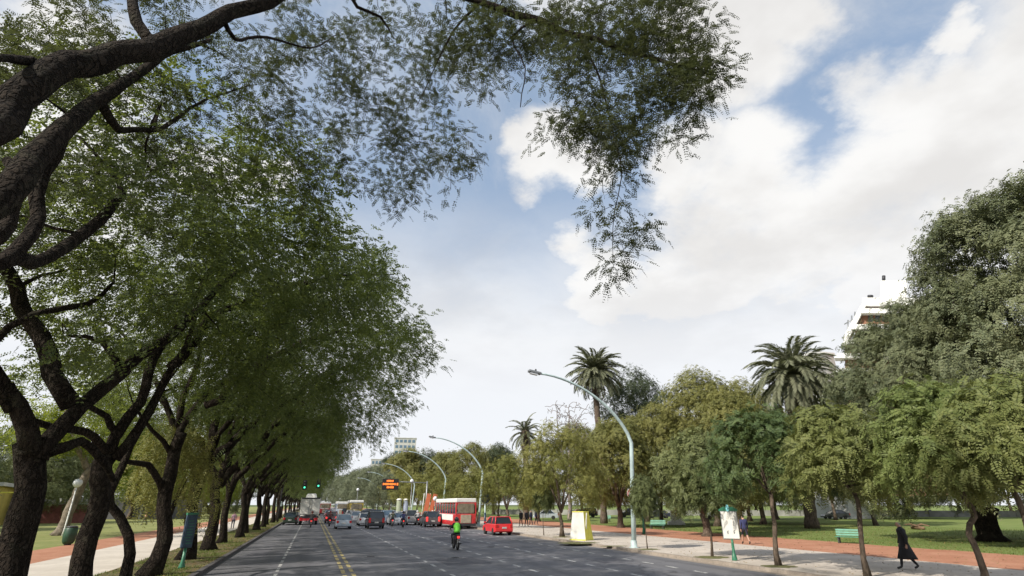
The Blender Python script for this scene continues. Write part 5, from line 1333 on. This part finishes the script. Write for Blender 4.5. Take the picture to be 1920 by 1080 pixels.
# facing: rz rotates +Y; walking left in the picture = towards the camera-left along the pavement
q = G(1707, 1068, PZ); person('person in a long black coat striding left along the pavement', q, R(48), (.02, .02, .022), (.02, .02, .025), hair='hair_grey', h=1.80, coat=(.022, .022, .026), stride=.27)
q = G(1400, 1021, PZ); person('person in a navy jacket and dark shorts walking away behind the white panel sign', q, R(-20), (.03, .035, .10), (.02, .02, .03), shorts=True, h=1.76, shoes=(.02, .02, .02))
for i, (px, py, lb, c, rz) in enumerate(((977, 987, 'person in black, leftmost of the four by the gravel walk', (.02, .02, .025), 10), (987, 987, 'person in black, second from left of the four by the gravel walk', (.03, .03, .04), -160),
                                        (996, 985, 'person in dark blue, third from left of the four by the gravel walk', (.03, .04, .09), 30), (1005, 984, 'person in dark blue carrying something pale, rightmost of the four', (.04, .05, .10), -150))):
    person(lb, G(px, py, PZ), R(rz), c, (.02, .02, .03), h=1.78, pose='walk', stride=.15, group='four people in dark clothes by the gravel walk')
q = G(1005, 984, PZ)
person('person in grey top and beige trousers beyond the white and yellow box', G(1068, 975, PZ), R(60), (.25, .25, .26), (.45, .38, .28), h=1.75, group='people beyond the lawn', stride=.2)
person('person in a blue top beside the left lawn, partly behind trunks', G(270, 985, PZ), R(80), (.5, .3, .2), (.05, .05, .06), h=1.72, group='people on the left path', stride=.25)
person('person in pink top walking on the left path between far trunks', G(435, 992, PZ), R(10), (.5, .3, .4), (.08, .09, .14), h=1.68, group='people on the left path', stride=.25)
# rider with the green vest
mq = (8.5, 34.8, 0)
motorbike('red motorbike ridden by the person in the green vest', mq, R(-3), (.4, .02, .02))
person('motorcyclist in a bright green vest and dark helmet', mq, R(-3), (.03, .03, .035), (.025, .03, .04), pose='ride', h=1.74, helmet=(.03, .03, .035), vest=(.16, .60, .05))
for i, (px, Y, c, hl, lb, v) in enumerate(((737, 72.5, (.12, .13, .08), (.1, .1, .1), 'left of the white car with the blue window', None), (757, 69.5, (.03, .04, .12), (.03, .03, .05), 'behind the white car with the blue window', None),
                                           (586, 73, (.05, .04, .04), (.1, .02, .02), 'beside the white truck', None), (620, 76, (.12, .04, .04), (.2, .03, .03), 'left of the silver-blue hatchback', None),
                                           (783, 76, (.5, .5, .48), (.7, .7, .7), 'behind the silver pickup', None), (811, 73.5, (.45, .45, .45), (.75, .75, .75), 'beside the dark grey estate car', None))):
    x = rear(px, Y)
    motorbike('motorbike ' + lb, (x, Y, 0), R(2 * i - 5), (.3, .03, .03) if i % 2 == 0 else (.03, .03, .03))
    person('motorcyclist ' + lb, (x, Y, 0), R(2 * i - 5), c, (.03, .035, .05), pose='ride', helmet=hl, group='motorcyclists in the traffic')

# ------------------------------------------------------------------ small ground detail
def tufts(name, label, cat, n, region, m, size, seed, z=ZP):
    rng = np.random.default_rng(seed); P = region(rng, n); n = len(P)
    a = rng.uniform(0, 2 * math.pi, n); s = size * rng.uniform(.5, 1.2, n)
    d = np.stack([np.cos(a), np.sin(a), np.zeros(n)], 1); h = np.stack([rng.normal(0, .35, n), rng.normal(0, .35, n), np.ones(n)], 1)
    base = np.concatenate([P, np.full((n, 1), z)], 1)
    Vv = np.stack([base - d * (s * .16)[:, None], base + d * (s * .16)[:, None], base + h * s[:, None] + d * (s * .1)[:, None], base + h * (s * .7)[:, None] - d * (s * .12)[:, None]], 1).reshape(-1, 3)
    o = obj(name, quadmesh(name, Vv, m)); o['kind'] = 'stuff'; o['label'] = label; o['category'] = cat
    return o
MT['grassblade'] = leafmat('grass_blade', (.07, .11, .025), (.17, .20, .06), (.2, .25, .05), .3)
MT['litter'] = leafmat('dry_leaf', (.16, .10, .04), (.32, .24, .09), (.2, .15, .05), .1)
def reg_verge(rng, n):
    y = 20 + 90 * rng.uniform(0, 1, n * 2) ** 1.6; x = rng.uniform(-7.1, -3.95, n * 2)
    keep = (np.sin(x * 2.1 + y * .7) + np.sin(y * 1.9 - x * 3) + rng.normal(0, .6, n * 2)) > 0.2
    return np.stack([x, y], 1)[keep][:n]
tufts('verge_grass', 'patchy short grass between the left trunks and kerb', 'grass', 22000, reg_verge, MT['grassblade'], .07, 1)
def reg_lawn(rng, n):
    r = rng.uniform(30, 80, n); a = rng.uniform(.1, 1.25, n); x = r * np.sin(a); y = r * np.cos(a); k = x > 33.9
    return np.stack([x, y], 1)[k]
tufts('lawn_grass', 'short green grass of the right lawn', 'grass', 60000, reg_lawn, MT['grassblade'], .08, 2, ZP)
def flat_leaves(name, label, n, region, m, seed, z, size=.07):
    rng = np.random.default_rng(seed); P = region(rng, n); n = len(P)
    O = np.concatenate([P, np.full((n, 1), z) + rng.uniform(.004, .02, (n, 1))], 1)
    a = rng.uniform(0, 2 * math.pi, n); d = np.stack([np.cos(a), np.sin(a), rng.normal(0, .2, n)], 1) * size; w = np.stack([-np.sin(a), np.cos(a), rng.normal(0, .2, n)], 1) * size * .35
    Vv = np.stack([O - d * .5, O + w, O + d * .5, O - w], 1).reshape(-1, 3)
    o = obj(name, quadmesh(name, Vv, m)); o['kind'] = 'stuff'; o['label'] = label; o['category'] = 'fallen leaves'
flat_leaves('fallen_leaves', 'dry leaves scattered on the left verge and kerbside', 5000, lambda r, n: np.stack([r.uniform(-7.1, -3.9, n), r.uniform(18, 80, n)], 1), MT['litter'], 3, ZP, .09)
flat_leaves('fallen_leaves', 'dry leaves scattered over the right lawn', 5000, lambda r, n: np.stack([34 + 28 * r.uniform(0, 1, n), r.uniform(12, 75, n)], 1), MT['litter'], 8, ZP + .03, .12)
flat_leaves('fallen_leaves', 'dry leaves scattered on the right pavement and gravel walk', 2600, lambda r, n: np.stack([18 + 20 * r.uniform(0, 1, n), r.uniform(12, 60, n)], 1), MT['litter'], 4, ZP, .09)
# grass pits round the pavement trees
for i, (px, py, rx, ry) in enumerate(((1335, 1045, .9, .75), (1214, 1030, .75, .6), (1460, 1062, .8, .6), (1085, 1018, 1.5, 1.1), (1054, 1007, .8, .7), (1628, 1084, .8, .6), (1150, 1024, .9, .4))):
    q = G(px, py, ZP); rg_ = random.Random(i); b = MB(); n = 22
    vs = [(q.x, q.y, ZP + .03)] + [(q.x + rx * math.cos(2 * math.pi * k / n) * rg_.uniform(.8, 1.1), q.y + ry * math.sin(2 * math.pi * k / n) * rg_.uniform(.8, 1.1), ZP + .004) for k in range(n)]
    b.add(vs, [(0, 1 + k, 1 + (k + 1) % n) for k in range(n)]); struct(b.build('grass_pit', MT['verge_green']))
